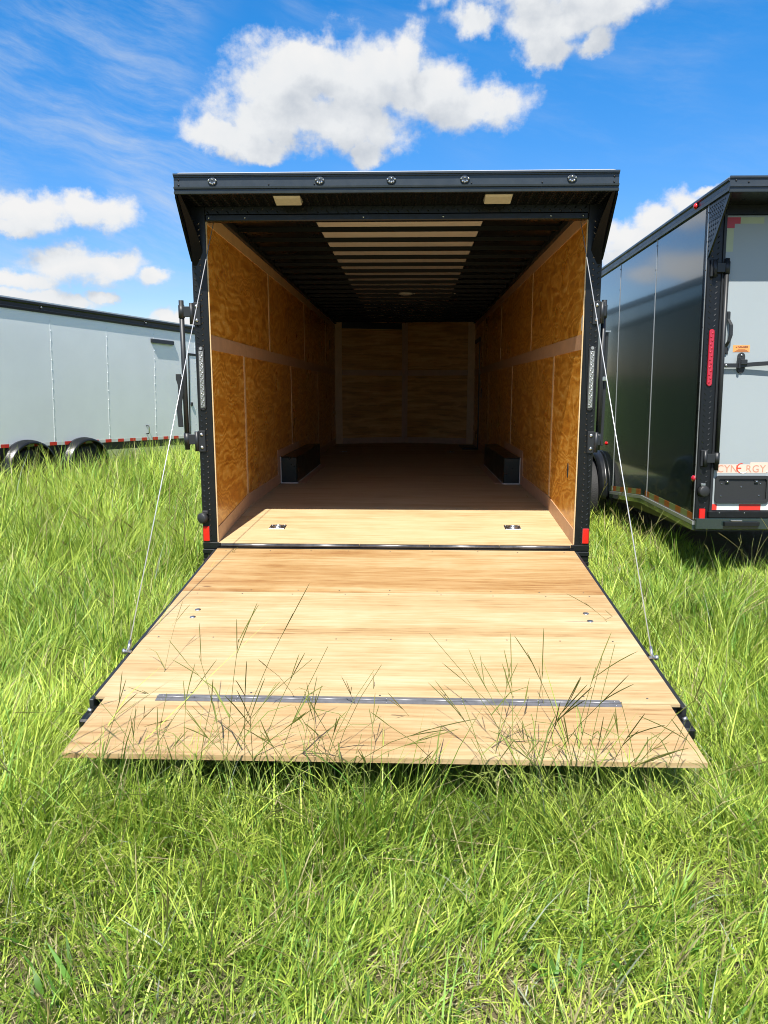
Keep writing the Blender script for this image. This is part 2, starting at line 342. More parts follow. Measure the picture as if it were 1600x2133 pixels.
def make_ground():
    xs = np.concatenate([np.linspace(-400, -16, 14), np.linspace(-15, 15, 91), np.linspace(16, 400, 14)])
    ys = np.concatenate([np.linspace(-400, -9, 14), np.linspace(-8, 18, 79), np.linspace(19, 500, 16)])
    X, Y = np.meshgrid(xs, ys); Z = ground_z(X, Y); nx, ny = len(xs), len(ys)
    V = np.stack([X, Y, Z], -1).reshape(-1, 3)
    F = [(j * nx + i, j * nx + i + 1, (j + 1) * nx + i + 1, (j + 1) * nx + i) for j in range(ny - 1) for i in range(nx - 1)]
    me = bpy.data.meshes.new('ground'); me.from_pydata(V.tolist(), [], F); me.polygons.foreach_set('use_smooth', [True] * len(F))
    m = bpy.data.materials.new('thatch_soil'); m.use_nodes = True; t = NT(m.node_tree); p = m.node_tree.nodes['Principled BSDF']
    C = t.n('ShaderNodeTexCoord').outputs['Object']
    straw = t.noise(t.v('MULTIPLY', C, (60, 90, 60)), 1.0, 5, 0.7, 1.2); big = t.noise(C, 1.6, 4, 0.6)
    soil = t.ramp(straw, [(0.3, (0.05, 0.038, 0.022)), (0.55, (0.17, 0.125, 0.065)), (0.75, (0.34, 0.27, 0.15))])
    green = t.ramp(t.noise(C, 30, 5, 0.7), [(0.3, (0.05, 0.085, 0.018)), (0.7, (0.12, 0.19, 0.035))])
    dist = t.v('LENGTH', C)
    near = t.rng(dist, 9, 22)
    f = t.m('MAXIMUM', t.rng(big, 0.45, 0.62, 0.15, 0.75), near)
    t.l.new(t.mix(f, soil, green), p.inputs['Base Color']); p.inputs['Roughness'].default_value = 0.9
    b = t.n('ShaderNodeBump'); b.inputs['Strength'].default_value = 0.8; b.inputs['Distance'].default_value = 0.02; t.l.new(straw, b.inputs['Height']); t.l.new(b.outputs[0], p.inputs['Normal'])
    me.materials.append(m); o = bpy.data.objects.new('ground', me); COL.objects.link(o); o['kind'] = 'structure'
make_ground()

# ------------------------------------------------------------------ wheels and fenders shared by the trailers
def wheel(parent, c, side, r=0.35, w=0.21, label=None):
    """side: +1 faces +x, -1 faces -x"""
    c = Vector(c); ax = Vector((side, 0, 0))
    rim = MB().lathe(c, ax, [(0.03, -w * 0.5), (r * 0.60, -w * 0.5), (r * 0.62, w * 0.30), (r * 0.59, w * 0.36), (r * 0.54, w * 0.30), (r * 0.50, w * 0.10), (r * 0.22, w * 0.06), (r * 0.20, w * 0.16), (0.02, w * 0.17)], 28)
    for k in range(5):
        a = 2 * math.pi * k / 5; e = Vector((0, math.cos(a), math.sin(a))); f = Vector((0, -math.sin(a), math.cos(a)))
        p0 = c + ax * w * 0.10
        rim.hexa([p0 + e * r * .18 - f * .03, p0 + e * r * .55 - f * .045, p0 + e * r * .55 + f * .045, p0 + e * r * .18 + f * .03] + [q + ax * w * 0.22 for q in (p0 + e * r * .18 - f * .03, p0 + e * r * .55 - f * .045, p0 + e * r * .55 + f * .045, p0 + e * r * .18 + f * .03)])
    o = rim.build('wheel', 'black_plate', parent, label=label)
    ty = MB().lathe(c, ax, [(r * .61, -w * .48), (r * .80, -w * .52), (r * .95, -w * .47), (r, -w * .36), (r * 1.004, 0), (r, w * .36), (r * .95, w * .47), (r * .80, w * .52), (r * .61, w * .40)], 36)
    ty.build('tyre', 'rubber', o)
    MB().lathe(c + ax * w * 0.16, ax, [(0.048, 0), (0.046, 0.02), (0.036, 0.045), (0.001, 0.055)], 16).build('hub_cap', 'chrome', o)
    return o

def fender(parent, c, side, r, w, a0=-8, a1=188, flat=0.0):
    """round fender band standing out from the wall at x = c.x; ribbed outer face"""
    mb = MB(); rings = []
    for k in range(29):
        a = R(a0 + (a1 - a0) * k / 28); cy, sz = math.cos(a), math.sin(a)
        prof = [(0, r), (w * .34, r + .004), (w * .40, r - .008), (w * .62, r - .002), (w * .68, r - .014), (w * .92, r - .016), (w, r - .05), (w * .97, r - .055), (w * .9, r - .03), (0, r - .02)]
        rings.append([(c[0] + side * x, c[1] + cy * (q + flat * (abs(cy) ** 3)), c[2] + sz * q) for x, q in prof])
    mb.sweep(rings); return mb.build('fender', 'black_plate', parent)

# ================================================================== MAIN TRAILER (open, ramp down)
SL = -0.022
def sh(x, y, z): return (x, y, z + SL * y)
FZ, CZ = 0.597, 2.696             # flat floor and ceiling in the sheared body frame
KY = 1.03; YB = 8.45; YV = 8.84; TH = 0.50
T = thing('cargo_trailer', 'black enclosed trailer open at the back, amber plywood lining, ramp lowered onto grass', 'trailer')

def flz(y):  # floor height in the sheared frame
    return FZ if y >= KY else TH + (FZ - TH) * (y / KY)

# floor sheets
ys = [0.0, KY] + [KY + 1.22 * k for k in range(1, 6)] + [YB]
for a, b in zip(ys[:-1], ys[1:]):
    g = 0.0015
    mb = MB(sh); za, zb = flz(a), flz(b)
    mb.hexa([(-1.2, a + g, za - .02), (1.2, a + g, za - .02), (1.2, b - g, zb - .02), (-1.2, b - g, zb - .02), (-1.2, a + g, za), (1.2, a + g, za), (1.2, b - g, zb), (-1.2, b - g, zb)])
    mb.build('floor_sheet', 'ply_floor', T)
MB(sh).add([(-1.2, YB, FZ), (1.2, YB, FZ), (0, YV, FZ)], [(0, 1, 2)]).add([(-1.2, YB, FZ - .02), (1.2, YB, FZ - .02), (0, YV, FZ - .02)], [(2, 1, 0)]).build('floor_nose', 'ply_floor', T)

# side wall lining: sheets, mid band, base band, top band, seam tapes
def lining(side):
    x0, x1 = (side * 1.2, side * 1.212)
    def pb(y0, y1, z0, z1, m, name, dx=0.0, zlo=None, lab=None):
        mb = MB(sh); xi = x0 - side * dx
        lo0, lo1 = (z0, z0) if zlo is None else zlo
        mb.hexa([(xi, y0, lo0), (x1, y0, lo0), (x1, y1, lo1), (xi, y1, lo1), (xi, y0, z1), (x1, y0, z1), (x1, y1, z1), (xi, y1, z1)])
        return mb.build(name, m, T, label=lab)
    up = [0.012, 2.17, 4.57, 6.97, YB] if side < 0 else [0.012, 2.17, 4.59, 6.99, YB]
    lo = [0.012, 1.02, 3.44, 5.90, YB] if side < 0 else [0.012, 0.985, 3.45, 5.95, YB]
    for a, b in zip(up[:-1], up[1:]): pb(a + .001, b - .001, 1.878, 2.572, 'ply_wall', 'wall_sheet')
    for a, b in zip(lo[:-1], lo[1:]): pb(a + .001, b - .001, 0, 1.786, 'ply_wall', 'wall_sheet', zlo=(flz(a) + 0.004, flz(b) + 0.004))
    for a, b in ((0.012, 1.34), (1.342, 3.8), (3.802, 6.2), (6.202, YB)):
        pb(a, b, 1.784, 1.880, 'trim', 'mid_trim', 0.004)
        pb(a, b, 2.566, 2.694, 'trim' if side > 0 else 'seam_tape', 'top_trim', 0.004)
    for a, b in ((0.012, 1.018), (1.020, 2.44), (4.62, YB)):
        mb = MB(sh); xi = x0 - side * 0.005
        mb.hexa([(xi, a, flz(a) + .001), (x1, a, flz(a) + .001), (x1, b, flz(b) + .001), (xi, b, flz(b) + .001), (xi, a, flz(a) + .105), (x1, a, flz(a) + .105), (x1, b, flz(b) + .105), (xi, b, flz(b) + .105)])
        mb.build('base_trim', 'trim', T)
    wu = 0.05 if side < 0 else 0.022
    for y in up[1:-1]: pb(y - wu / 2, y + wu / 2, 1.881, 2.565, 'seam_tape', 'seam_strip', 0.0025)
    for y in lo[1:-1]: pb(y - .024, y + .024, 0, 1.783, 'seam_tape', 'seam_strip', 0.0025, zlo=(flz(y) + .1055, flz(y) + .1055) if y < 2.4 or y > 4.6 else (FZ + .345, FZ + .345))
    # pale sawn edge of the lining at the opening
    MB(sh).box(min(x0 - side * .004, x1), max(x0 - side * .004, x1), 0.004, 0.0115, TH + .004, 2.575).build('lining_edge', 'raw_edge', T)
    # wheel box with flange
    xa = side * 1.035
    b = MB(sh).box(min(xa, side * 1.199), max(xa, side * 1.199), 2.60, 4.62, FZ + .004, FZ + .265).build('wheel_box', 'box_green_black', T, bevel=0.006)
    MB(sh).box(min(x0 - side * .003, x1), max(x0 - side * .003, x1), 2.45, 3.95, FZ + .27, FZ + .345).build('flange', 'trim', b)
    MB(sh).box(min(x0 - side * .0035, x1), max(x0 - side * .0035, x1), 2.45, 2.59, FZ + .005, FZ + .269).build('flange', 'trim', b)
    MB(sh).box(min(x0 - side * .010, x1), max(x0 - side * .010, x1), 2.588, 2.5995, FZ + .003, FZ + .27).build('edge_bead', 'sealant', b)
    MB(sh).box(min(xa, side * 1.19), max(xa, side * 1.19), 2.585, 2.5985, FZ + .002, FZ + .012).build('edge_bead', 'sealant', b)
    xb = side * 1.025
    MB(sh).box(min(xa, xb), max(xa, xb), 2.60, 4.62, FZ + .002, FZ + .010).build('edge_bead', 'sealant', b)
    xc = side * 0.955
    MB(sh).box(min(xb - side * .001, xc), max(xb - side * .001, xc), 2.62, 4.60, FZ + .001, FZ + .005).build('flange', 'trim', b)
lining(-1); lining(1)

# front V wall
for s in (-1, 1):
    ax_, bx_ = (s * 1.2, YB), (0.0, YV)
    def P(f, z, off=0.0): return (ax_[0] + (bx_[0] - ax_[0]) * f, ax_[1] + (bx_[1] - ax_[1]) * f - off, z)
    def fp(f0, f1, z0, z1, m, name, off=0.0):
        MB(sh).hexa([P(f0, z0, off), P(f1, z0, off), P(f1, z0, -.012), P(f0, z0, -.012), P(f0, z1, off), P(f1, z1, off), P(f1, z1, -.012), P(f0, z1, -.012)]).build(name, m, T)
    fp(0, 1, FZ + .004, 1.786, 'ply_front', 'front_sheet'); fp(0, 1, 1.878, 2.76, 'ply_front', 'front_sheet')
    fp(0.10, 0.955, 1.784, 1.880, 'trim', 'mid_trim', 0.004); fp(0.10, 0.955, FZ + .002, FZ + .105, 'trim', 'base_trim', 0.004)
    fp(0.0, 0.097, FZ + .002, 2.69, 'seam_tape', 'corner_strip', 0.005); fp(0.957, 1.0, FZ + .002, 2.69, 'trim', 'corner_strip', 0.005)
    if s < 0: fp(0.10, 0.955, 2.58, 2.69, 'black_satin', 'top_trim', 0.006)

# ceiling: liner panels and roof bows
for x0, x1, m in ((-1.2, -0.572, 'ceiling_black'), (-0.570, 0.600, 'ceiling_beige'), (0.602, 1.2, 'ceiling_black')):
    MB(sh).box(x0, x1, 0.03, YB, CZ, CZ + .006).build('ceiling_panel', m, T)
MB(sh).add([(-1.2, YB, CZ + .004), (1.2, YB, CZ + .004), (0, YV, CZ + .004)], [(0, 1, 2)]).build('ceiling_nose', 'ceiling_black', T)
y = 0.40; bow = None; k = 0
while y < YB:
    if bow is None:
        mb = MB(); mb.sweep([[(x, 0.022, 0), (x, 0.014, -0.030), (x, -0.014, -0.030), (x, -0.022, 0)] for x in (-1.185, 1.185)], smooth=False)
        bow = mb.build('roof_bow', 'soft_black', T); o = bow
    else:
        o = bow.copy(); COL.objects.link(o); o.parent = T
    o.location = (0, y, CZ + SL * y - .0005); y += 0.395
for s in (-1, 1):
    MB(sh).box(min(s * 1.205, s * 1.165), max(s * 1.205, s * 1.165), 0.05, YB, CZ - .046, CZ - .001).build('ceiling_angle', 'black_satin', T, bevel=0.004)
dl = MB(sh).lathe((0.037, 4.40, CZ - .031), (0, 0, -1), [(0.085, 0), (0.084, .012), (0.06, .020), (0.001, .024)], 24).build('dome_light', 'white_plastic', T)
for x in (0.14, 0.62): MB(sh).lathe((x, 4.42, CZ - .031), (0, 0, -1), [(0.012, 0), (0.011, .008), (0.001, .009)], 10).build('ceiling_clip', 'white_plastic', T)

# side door opening far up on the right wall, with its step plate
sd = MB(sh).box(1.188, 1.1985, 7.42, 7.50, FZ + .01, 2.36).build('side_door', 'black_satin', T)
MB(sh).box(1.186, 1.1985, 7.50, 8.30, 2.30, 2.36).build('door_frame', 'black_satin', sd)
MB(sh).box(1.189, 1.1985, 7.03, 7.05, 1.42, 1.56).build('switch', 'black_satin', sd)
MB(sh).box(0.93, 1.18, 7.25, 8.05, FZ + .002, FZ + .02).build('step_plate', 'black_satin', T, bevel=0.005)
MB(sh).box(-1.199, -1.192, 7.55, 7.62, 2.18, 2.32).build('switch', 'black_satin', T)
# oval cable port and torn white label on the right wall
pts = [(1.1995, 0.294 + 0.028 * math.cos(a) * 0.8, 0.974 + (0.052 * math.sin(a))) for a in [2 * math.pi * k / 20 for k in range(20)]]
MB(sh).plate(pts, (-1, 0, 0), 0.002).build('cable_port', 'rubber', T)
MB(sh).plate([(1.1995, y, z) for y, z in ((.014, 1.90), (.045, 1.905), (.055, 1.93), (.05, 1.96), (.058, 1.985), (.03, 2.0), (.014, 1.995))], (-1, 0, 0), 0.0015).build('paper_label', 'white_plastic', T)

# recessed D rings
def dring(x, y):
    def fn(a, b, c): return sh(x + a, y + b, flz(y) + c + (0.0 if y > KY else (b * (FZ - TH) / KY)))
    o = MB(fn).box(-.058, .058, -.058, .058, 0.0008, 0.004).build('tie_down', 'galvanised', T, bevel=0.002)
    MB(fn).lathe((0, 0, .004), (0, 0, 1), [(.040, 0), (.036, .0025), (.034, .0008), (.001, .0006)], 20).build('dish', 'steel', o)
    MB(fn).tube([(.030 * math.cos(a), .030 * math.sin(a), .0085) for a in [2 * math.pi * k / 18 for k in range(19)]], .0045, 6).build('ring', 'steel', o)
    mb = MB(fn)
    for sx in (-.046, .046):
        for sy in (-.046, .046): mb.lathe((sx, sy, .004), (0, 0, 1), [(.006, 0), (.004, .003), (.0005, .0032)], 8)
    mb.build('screws', 'steel', o)
dring(-0.86, 0.405); dring(0.847, 0.43); dring(-0.92, 6.7); dring(0.72, 6.7)

# rear frame: posts with checker plate
for s in (-1, 1):
    a, b = sorted((s * 1.203, s * 1.30))
    post = MB().box(a, b, 0.0, 0.09, 0.36, 2.672).build('rear_post', 'black_paint', T, bevel=0.004)
    tr = MB(); u0 = s * 1.229
    tread(tr, (u0, -0.0004, 0.505), (s, 0, 0), (0, 0, 1), (0, -1, 0), 0.068, 2.09)
    tr.build('tread_pattern', 'tread_black', post, kind='stuff')
    # outside walls
    a2, b2 = sorted((s * 1.285, s * 1.30))
    MB(sh).box(a2, b2, 0.092, YB, 0.46, CZ + .05).build('side_wall', 'charcoal_panel', T)
    mr = MB(sh)
    for kk in range(1, 7): mr.box(min(s * 1.299, s * 1.303), max(s * 1.299, s * 1.303), 0.09 + 1.22 * kk - .012, 0.09 + 1.22 * kk + .012, 0.47, CZ + .04)
    mr.build('seam_strips', 'charcoal_panel', T)
    MB(sh).box(min(s * 1.28, s * 1.312), max(s * 1.28, s * 1.312), 0.0, YB, CZ + .02, CZ + .105).build('top_rail', 'rail_grey', T, bevel=0.004)
    # nose
    MB(sh).prism([(s * 1.3, YB - .01, CZ + .06), (0, YV + .12, CZ + .06), (0, YB - .01, CZ + .06)], [(s * 1.3, YB - .01, CZ + .085), (0, YV + .12, CZ + .085), (0, YB - .01, CZ + .085)]).build('nose_roof', 'roof_metal', T)
    MB(sh).prism([(s * 1.3, YB, 0.46), (0, YV + .12, 0.46), (0, YV + .10, 0.46), (s * 1.285, YB, 0.46)], [(s * 1.3, YB, CZ + .05), (0, YV + .12, CZ + .05), (0, YV + .10, CZ + .05), (s * 1.285, YB, CZ + .05)]).build('nose_wall', 'charcoal_panel', T)
    # lower corner of the bumper
    cb = MB(); 
    for z0, z1, yo in ((.462, .502, -.004), (.428, .456, -.014), (.395, .424, -.006), (.362, .390, -.016)):
        cb.box(min(s * 1.18, s * 1.302), max(s * 1.18, s * 1.302), yo, .0, z0, z1)
    cb.build('bumper_corner', 'black_plate', T, bevel=0.004)
    # clear LED tail light
    xc = s * 1.262
    def oval(z0, z1, hw, y0, y1):
        pts = []
        for kk in range(9): aa = math.pi * kk / 8; pts.append((xc + hw * math.cos(aa), z1 - hw + hw * math.sin(aa)))
        for kk in range(9): aa = math.pi + math.pi * kk / 8; pts.append((xc + hw * math.cos(aa), z0 + hw + hw * math.sin(aa)))
        return [(px, y0, pz) for px, pz in pts], [(px, y1, pz) for px, pz in pts]
    tl = MB().prism(*oval(1.395, 1.805, .021, -.0005, -.010)).build('tail_light', 'plastic_black', T, bevel=0.002)
    lens = MB()
    lens.box(xc - .0135, xc + .0135, -.0135, -.0102, 1.412, 1.775)
    for kk in range(30):
        z = 1.42 + kk * 0.0120; zg = (.007, -.006, .001)[kk % 3]
        lens.lathe((xc + zg, -.0136, z), (-.25 * zg / .007, -1, .25), [(.0062, 0), (.0055, .003), (.001, .0045)], 6)
    lens.build('led_lenses', 'clear_lens', tl)
    MB().prism(*oval(1.782, 1.803, .009, -.010, -.014)).build('end_screw', 'clear_lens', tl)
    # red reflector at the foot
    rf = MB().box(min(s * 1.254, s * 1.296), max(s * 1.254, s * 1.296), -.012, -.0005, .512, .615).build('reflector', 'red_lens', T, bevel=0.004)
    MB().box(min(s * 1.2505, s * 1.2995), max(s * 1.2505, s * 1.2995), -.004, -.0004, .508, .619).build('reflector_base', 'plastic_black', rf)
    # swing-out cam bar: two hinge arms, rod, handle
    rx = s * (1.376 if s < 0 else 1.338); ry = -0.012 if s < 0 else 0.05
    bar = MB().tube([(rx, ry, 1.135), (rx, ry, 2.095)], 0.0165, 12).build('lock_bar', 'black_satin', T)
    for z, z0, z1 in ((2.024, 1.945, 2.078), (1.203, 1.125, 1.255)):
        MB().box(min(rx, s * 1.312), max(rx, s * 1.312) + (0.0 if s < 0 else .0), min(ry, -.01) - .012 if s < 0 else -.012, (ry if s < 0 else ry) + .004, z - .033, z + .033).build('hinge_arm', 'black_satin', bar, bevel=0.003)
        MB().tube([(s * 1.311, -.014, z0), (s * 1.311, -.014, z1)], 0.0135, 10).build('hinge_knuckle', 'black_satin', bar)
        hp = MB().box(min(s * 1.255, s * 1.302), max(s * 1.255, s * 1.302), -.013, -.0005, z0 - .005, z1 + .005).build('hinge_plate', 'black_satin', bar, bevel=0.003)
        bb = MB()
        for zz in (z0 + .025, z1 - .02): bb.lathe((s * 1.279, -.013, zz), (0, -1, 0), [(.012, 0), (.011, .004), (.006, .008), (.0005, .009)], 10)
        bb.build('bolt_heads', 'steel', bar)
        MB().tube([(rx, ry, z - .040), (rx, ry, z + .040)], 0.0205, 12).build('sleeve', 'black_satin', bar)
    hx = rx + s * 0.036; 
    hp = [(hx, 1.63), (hx, 1.595), (hx - s * .010, 1.56), (hx - s * .012, 1.50), (hx, 1.45), (hx + s * .004, 1.40), (hx, 1.33), (hx - s * .002, 1.285)]
    if s > 0: hp = [(hx - .004, 1.90), (hx - .004, 1.60), (hx - .004, 1.40), (hx - .006, 1.25), (hx - .006, 1.16)]
    rings = [[(px - .017, ry - .018, pz), (px + .017, ry - .018, pz), (px + .017, ry - .008, pz), (px - .017, ry - .008, pz)] for px, pz in hp]
    if s > 0: rings = [[(px - .010, ry + .02, pz), (px + .010, ry + .02, pz), (px + .010, ry + .03, pz), (px - .010, ry + .03, pz)] for px, pz in hp]
    MB().sweep(rings, smooth=False).build('handle', 'black_satin', bar, bevel=0.003)
    MB().box(min(rx, hx), max(rx, hx), ry - .014, ry + .006, 1.585, 1.612).build('handle_pivot', 'steel' if s > 0 else 'black_satin', bar, bevel=0.003)
    if s > 0:
        MB().box(hx - .022, hx + .016, ry + .005, ry + .04, 1.895, 1.905).build('handle_stop', 'galvanised', bar)
# round plug socket, left post only
pg = MB().lathe((-1.286, -.001, .672), (-0.5, -1, 0), [(.034, 0), (.036, .012), (.036, .030), (.030, .036), (.001, .037)], 20).build('plug_socket', 'plastic_black', T)
MB().box(-1.296, -1.258, -.016, -.0005, .70, .722).build('socket_tab', 'plastic_black', pg, bevel=0.003)

# header, soffit, canopy
hd = MB().box(-1.2025, 1.2025, 0.0, 0.09, 2.622, 2.70).build('header', 'black_paint', T)
MB().box(-1.2025, 1.2025, -.003, 0.06, 2.579, 2.6205).build('header_tube', 'black_paint', hd, bevel=0.006)
tr = MB(); tread(tr, (-1.2, -.0004, 2.624), (1, 0, 0), (0, 0, 1), (0, -1, 0), 2.4, 0.036); tr.build('tread_pattern', 'black_plate', hd, kind='stuff')
sb = MB()
for x in (-1.18, -.95, -.2, .3, .97, 1.17): sb.lathe((x, -.003, 2.60), (0, -1, 0), [(.007, 0), (.005, .003), (.0005, .004)], 8)
sb.build('screws', 'steel', hd)
can = MB().hexa([(-1.296, -.296, 2.684), (1.296, -.296, 2.684), (1.296, .02, 2.664), (-1.296, .02, 2.664), (-1.296, -.296, 2.70), (1.296, -.296, 2.70), (1.296, .02, 2.69), (-1.296, .02, 2.69)]).build('canopy', 'soft_black', T)
tr = MB(); tread(tr, (-1.27, -.285, 2.6830), (1, 0, 0), (0, 1, -.0633), (0, -.0633, -1), 2.54, 0.275, pitch=.036); tr.build('tread_pattern', 'soft_black', can, kind='stuff')
prof = [(-.296, 2.676), (-.312, 2.678), (-.314, 2.690), (-.304, 2.694), (-.304, 2.703), (-.316, 2.706), (-.318, 2.716), (-.306, 2.719), (-.306, 2.768), (-.313, 2.771), (-.313, 2.776), (-.322, 2.779), (-.322, 2.789), (-.296, 2.792)]
MB().sweep([[(x, a, b) for a, b in prof] for x in (-1.303, 1.303)], smooth=False).build('fascia', 'rail_grey', can)
sb = MB()
for x in (-1.275, 1.275):
    for z in (2.727, 2.757): sb.lathe((x, -.306, z), (0, -1, 0), [(.006, 0), (.005, .004), (.0005, .005)], 8)
for x in (-.74, -.47, .45, .86): sb.lathe((x, -.306, 2.727), (0, -1, 0), [(.005, 0), (.004, .004), (.0005, .005)], 8)
sb.build('rivets', 'black_paint', can)
for x in (-1.072, -0.438, -0.018, 0.411, 1.031):
    ml = MB().lathe((x, -.3055, 2.747), (0, -1, 0), [(.028, 0), (.026, .006), (.021, .008), (.001, .0085)], 18).build('marker_light', 'rail_grey', T)
    cl = MB()
    for dx, dz in ((-.022, .004), (.022, .004), (0, .010), (-.012, -.010), (.012, -.010), (0, -.014)): cl.lathe((x + dx, -.313, 2.747 + dz), (0, -1, 0), [(.0065, 0), (.0055, .004), (.001, .006)], 8)
    cl.build('clear_lens', 'chrome', ml)
for x0, x1 in ((-0.729, -0.561), (0.534, 0.703)):
    ll = MB().hexa([(x0, -.262, 2.675), (x1, -.262, 2.675), (x1, -.120, 2.668), (x0, -.120, 2.668), (x0, -.262, 2.684), (x1, -.262, 2.684), (x1, -.120, 2.676), (x0, -.120, 2.676)]).build('loading_light', 'plastic_black', T)
    MB().hexa([(x0 + .006, -.232, 2.664), (x1 - .006, -.232, 2.664), (x1 - .006, -.150, 2.640), (x0 + .006, -.150, 2.640), (x0 + .002, -.252, 2.676), (x1 - .002, -.252, 2.676), (x1 - .002, -.122, 2.670), (x0 + .002, -.122, 2.670)]).build('lens', 'lamp_lens', ll, bevel=0.003)
for s in (-1, 1):
    e = s * 1.302; i = s * 1.290
    edge = [(-.296, 2.69), (-.300, 2.66), (-.20, 2.545), (-.10, 2.435), (-.004, 2.335), (-.002, 2.69)]
    MB().prism([(e, a, b) for a, b in edge], [(i, a, b) for a, b in edge]).build('canopy_wing', 'soft_black', T)
    inn = [(-.285, 2.676), (-.22, 2.62), (-.14, 2.55), (-.075, 2.47), (-.035, 2.39), (-.012, 2.31)]
    mb = MB(); mb.sweep([[(s * 1.289, a, b), (s * (1.275 - .012 * k), a + .010 + .006 * k, b + .004)] for k, (a, b) in enumerate(inn)], closed_ring=False, caps=False)
    mb.build('wing_gusset', 'soft_black', T)
MB(sh).hexa([(-1.3, -.30, CZ + .088), (1.3, -.30, CZ + .088), (1.3, YB, CZ + .088), (-1.3, YB, CZ + .088), (-1.27, -.29, CZ + .098), (1.27, -.29, CZ + .098), (1.27, YB, CZ + .098), (-1.27, YB, CZ + .098)]).build('roof', 'roof_metal', T)

# sill and hinge tube
MB().box(-1.2015, 1.2015, -.004, .10, .36, .478).build('rear_sill', 'black_paint', T)
ht = MB()
n = 5
for k in range(n):
    a = -1.175 + 2.35 * k / n; ht.tube([(a + .001, -.012, .487), (a + 2.35 / n - .002, -.012, .487)], .0125, 10)
ht.build('hinge_tube', 'hinge_steel', T)
MB().box(-1.2, 1.2, -.026, .0, .468, .4745).build('hinge_leaf', 'black_paint', T)

# ramp door
rs = lambda y: .466 + (y + .026) * (.4715 - .257) / 2.50 * 0.962
R0, R1, R2, R3 = -.026, -.832, -2.078, -2.50
def rfn(x, y, z): return (x, y, rs(y) + z)
ramp = MB(rfn).hexa([(-1.19, R0 - .01, -.055), (1.19, R0 - .01, -.055), (1.205, R2 + .01, -.055), (-1.205, R2 + .01, -.055), (-1.19, R0 - .01, -.013), (1.19, R0 - .01, -.013), (1.205, R2 + .01, -.013), (-1.205, R2 + .01, -.013)]).build('ramp_door', 'black_satin', T)
def wb(y): return 1.2 + .015 * (y - R0) / (R2 - R0)
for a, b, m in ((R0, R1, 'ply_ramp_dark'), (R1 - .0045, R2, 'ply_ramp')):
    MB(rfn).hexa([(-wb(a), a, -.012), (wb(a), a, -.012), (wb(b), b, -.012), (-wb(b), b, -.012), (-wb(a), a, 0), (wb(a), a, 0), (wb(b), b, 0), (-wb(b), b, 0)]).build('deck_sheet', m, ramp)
for s in (-1, 1):
    q = lambda y: s * (wb(y) + .001)
    w2 = lambda y: s * (wb(y) + .021)
    MB(rfn).hexa([(q(R0), R0, -.060), (w2(R0), R0, -.060), (w2(R2), R2 - .02, -.060), (q(R2), R2 - .02, -.060), (q(R0), R0, -.003), (w2(R0), R0, -.003), (w2(R2), R2 - .02, -.003), (q(R2), R2 - .02, -.003)]).build('edge_channel', 'black_satin', ramp, bevel=0.003)
    cr = MB(rfn).box(min(s * 1.176, s * 1.238), max(s * 1.176, s * 1.238), R2 - .13, R2 - .004, -.085, -.035).build('corner_bracket', 'black_paint', ramp, bevel=0.008)
    MB(rfn).tube([(s * 1.205, R2 - .06, -.034), (s * 1.225, R2 - .06, -.026)], .008, 8).build('bracket_pin', 'galvanised', cr)
    for yb in (-1.114, -1.217):
        MB(rfn).lathe((s * 1.04, yb, .0002), (0, 0, 1), [(.0165, 0), (.0155, .0022), (.004, .003), (.0005, .002)], 14).build('bolt', 'galvanised', ramp)
sc = MB(rfn)
for yy in (-.06, -.80, -.865, -1.47, -2.03):
    for k in range(9): sc.lathe((-1.12 + 2.24 * k / 8 + random.uniform(-.03, .03), yy + random.uniform(-.008, .008), .0002), (0, 0, 1), [(.0048, 0), (.004, .0006), (.0005, .0003)], 8)
sc.build('screws', 'hinge_steel', ramp)
flap = MB(rfn).box(-1.172, 1.172, R3, R2 - .006, -.020, 0.0).build('flap', 'ply_flap', ramp)
MB(rfn).box(-1.16, 1.16, R3 + .03, R2 - .03, -.036, -.0205).build('flap_frame', 'black_satin', flap)
hg = MB(rfn)
hg.box(-.953, .973, R2 + .002, R2 + .024, .0003, .0025); hg.box(-.953, .973, R2 - .030, R2 - .008, .0003, .0025)
hinge = hg.build('strip_hinge', 'strip_steel', ramp)
kn = MB(rfn)
for k in range(12):
    a = -.953 + 1.926 * k / 12; kn.tube([(a + .0005, R2 - .003, .004), (a + 1.926 / 12 - .0005, R2 - .003, .004)], .0055, 8)
kn.build('knuckles', 'strip_steel', hinge)
sc = MB(rfn)
for k in range(7):
    x = -.93 + 1.88 * k / 6
    for yy in (R2 + .013, R2 - .019): sc.lathe((x, yy, .0025), (0, 0, 1), [(.0042, 0), (.003, .0014), (.0005, .0016)], 8)
sc.build('screws', 'galvanised', hinge)

# lift cables
for s in (-1, 1):
    bot = (s * 1.226, -1.658, rs(-1.658) + .012); top = (s * 1.172, 0.10, 2.602)
    cbl = MB().tube([bot, top], .0028, 8).build('lift_cable', 'cable', T)
    d = (Vector(top) - Vector(bot)).normalized()
    MB().tube([Vector(bot) - d * .005, Vector(bot) + d * .05], .0075, 8).build('cable_clamp', 'galvanised', cbl)
    MB().lathe((s * 1.252, -1.658, rs(-1.658) + .008), (-s, 0, 0), [(.013, 0), (.013, .012), (.008, .014), (.008, .040), (.0005, .041)], 10).build('anchor_bolt', 'galvanised', cbl)
    MB().lathe((s * 1.150, 0.10, 2.612), (s, 0, 0), [(.020, 0), (.022, .004), (.012, .008), (.012, .018), (.022, .022), (.020, .027)], 14).build('pulley', 'galvanised', cbl)
MB().tube([(-1.13, .075, 2.602), (1.13, .075, 2.602)], .012, 8).build('spring_bar', 'black_satin', T)

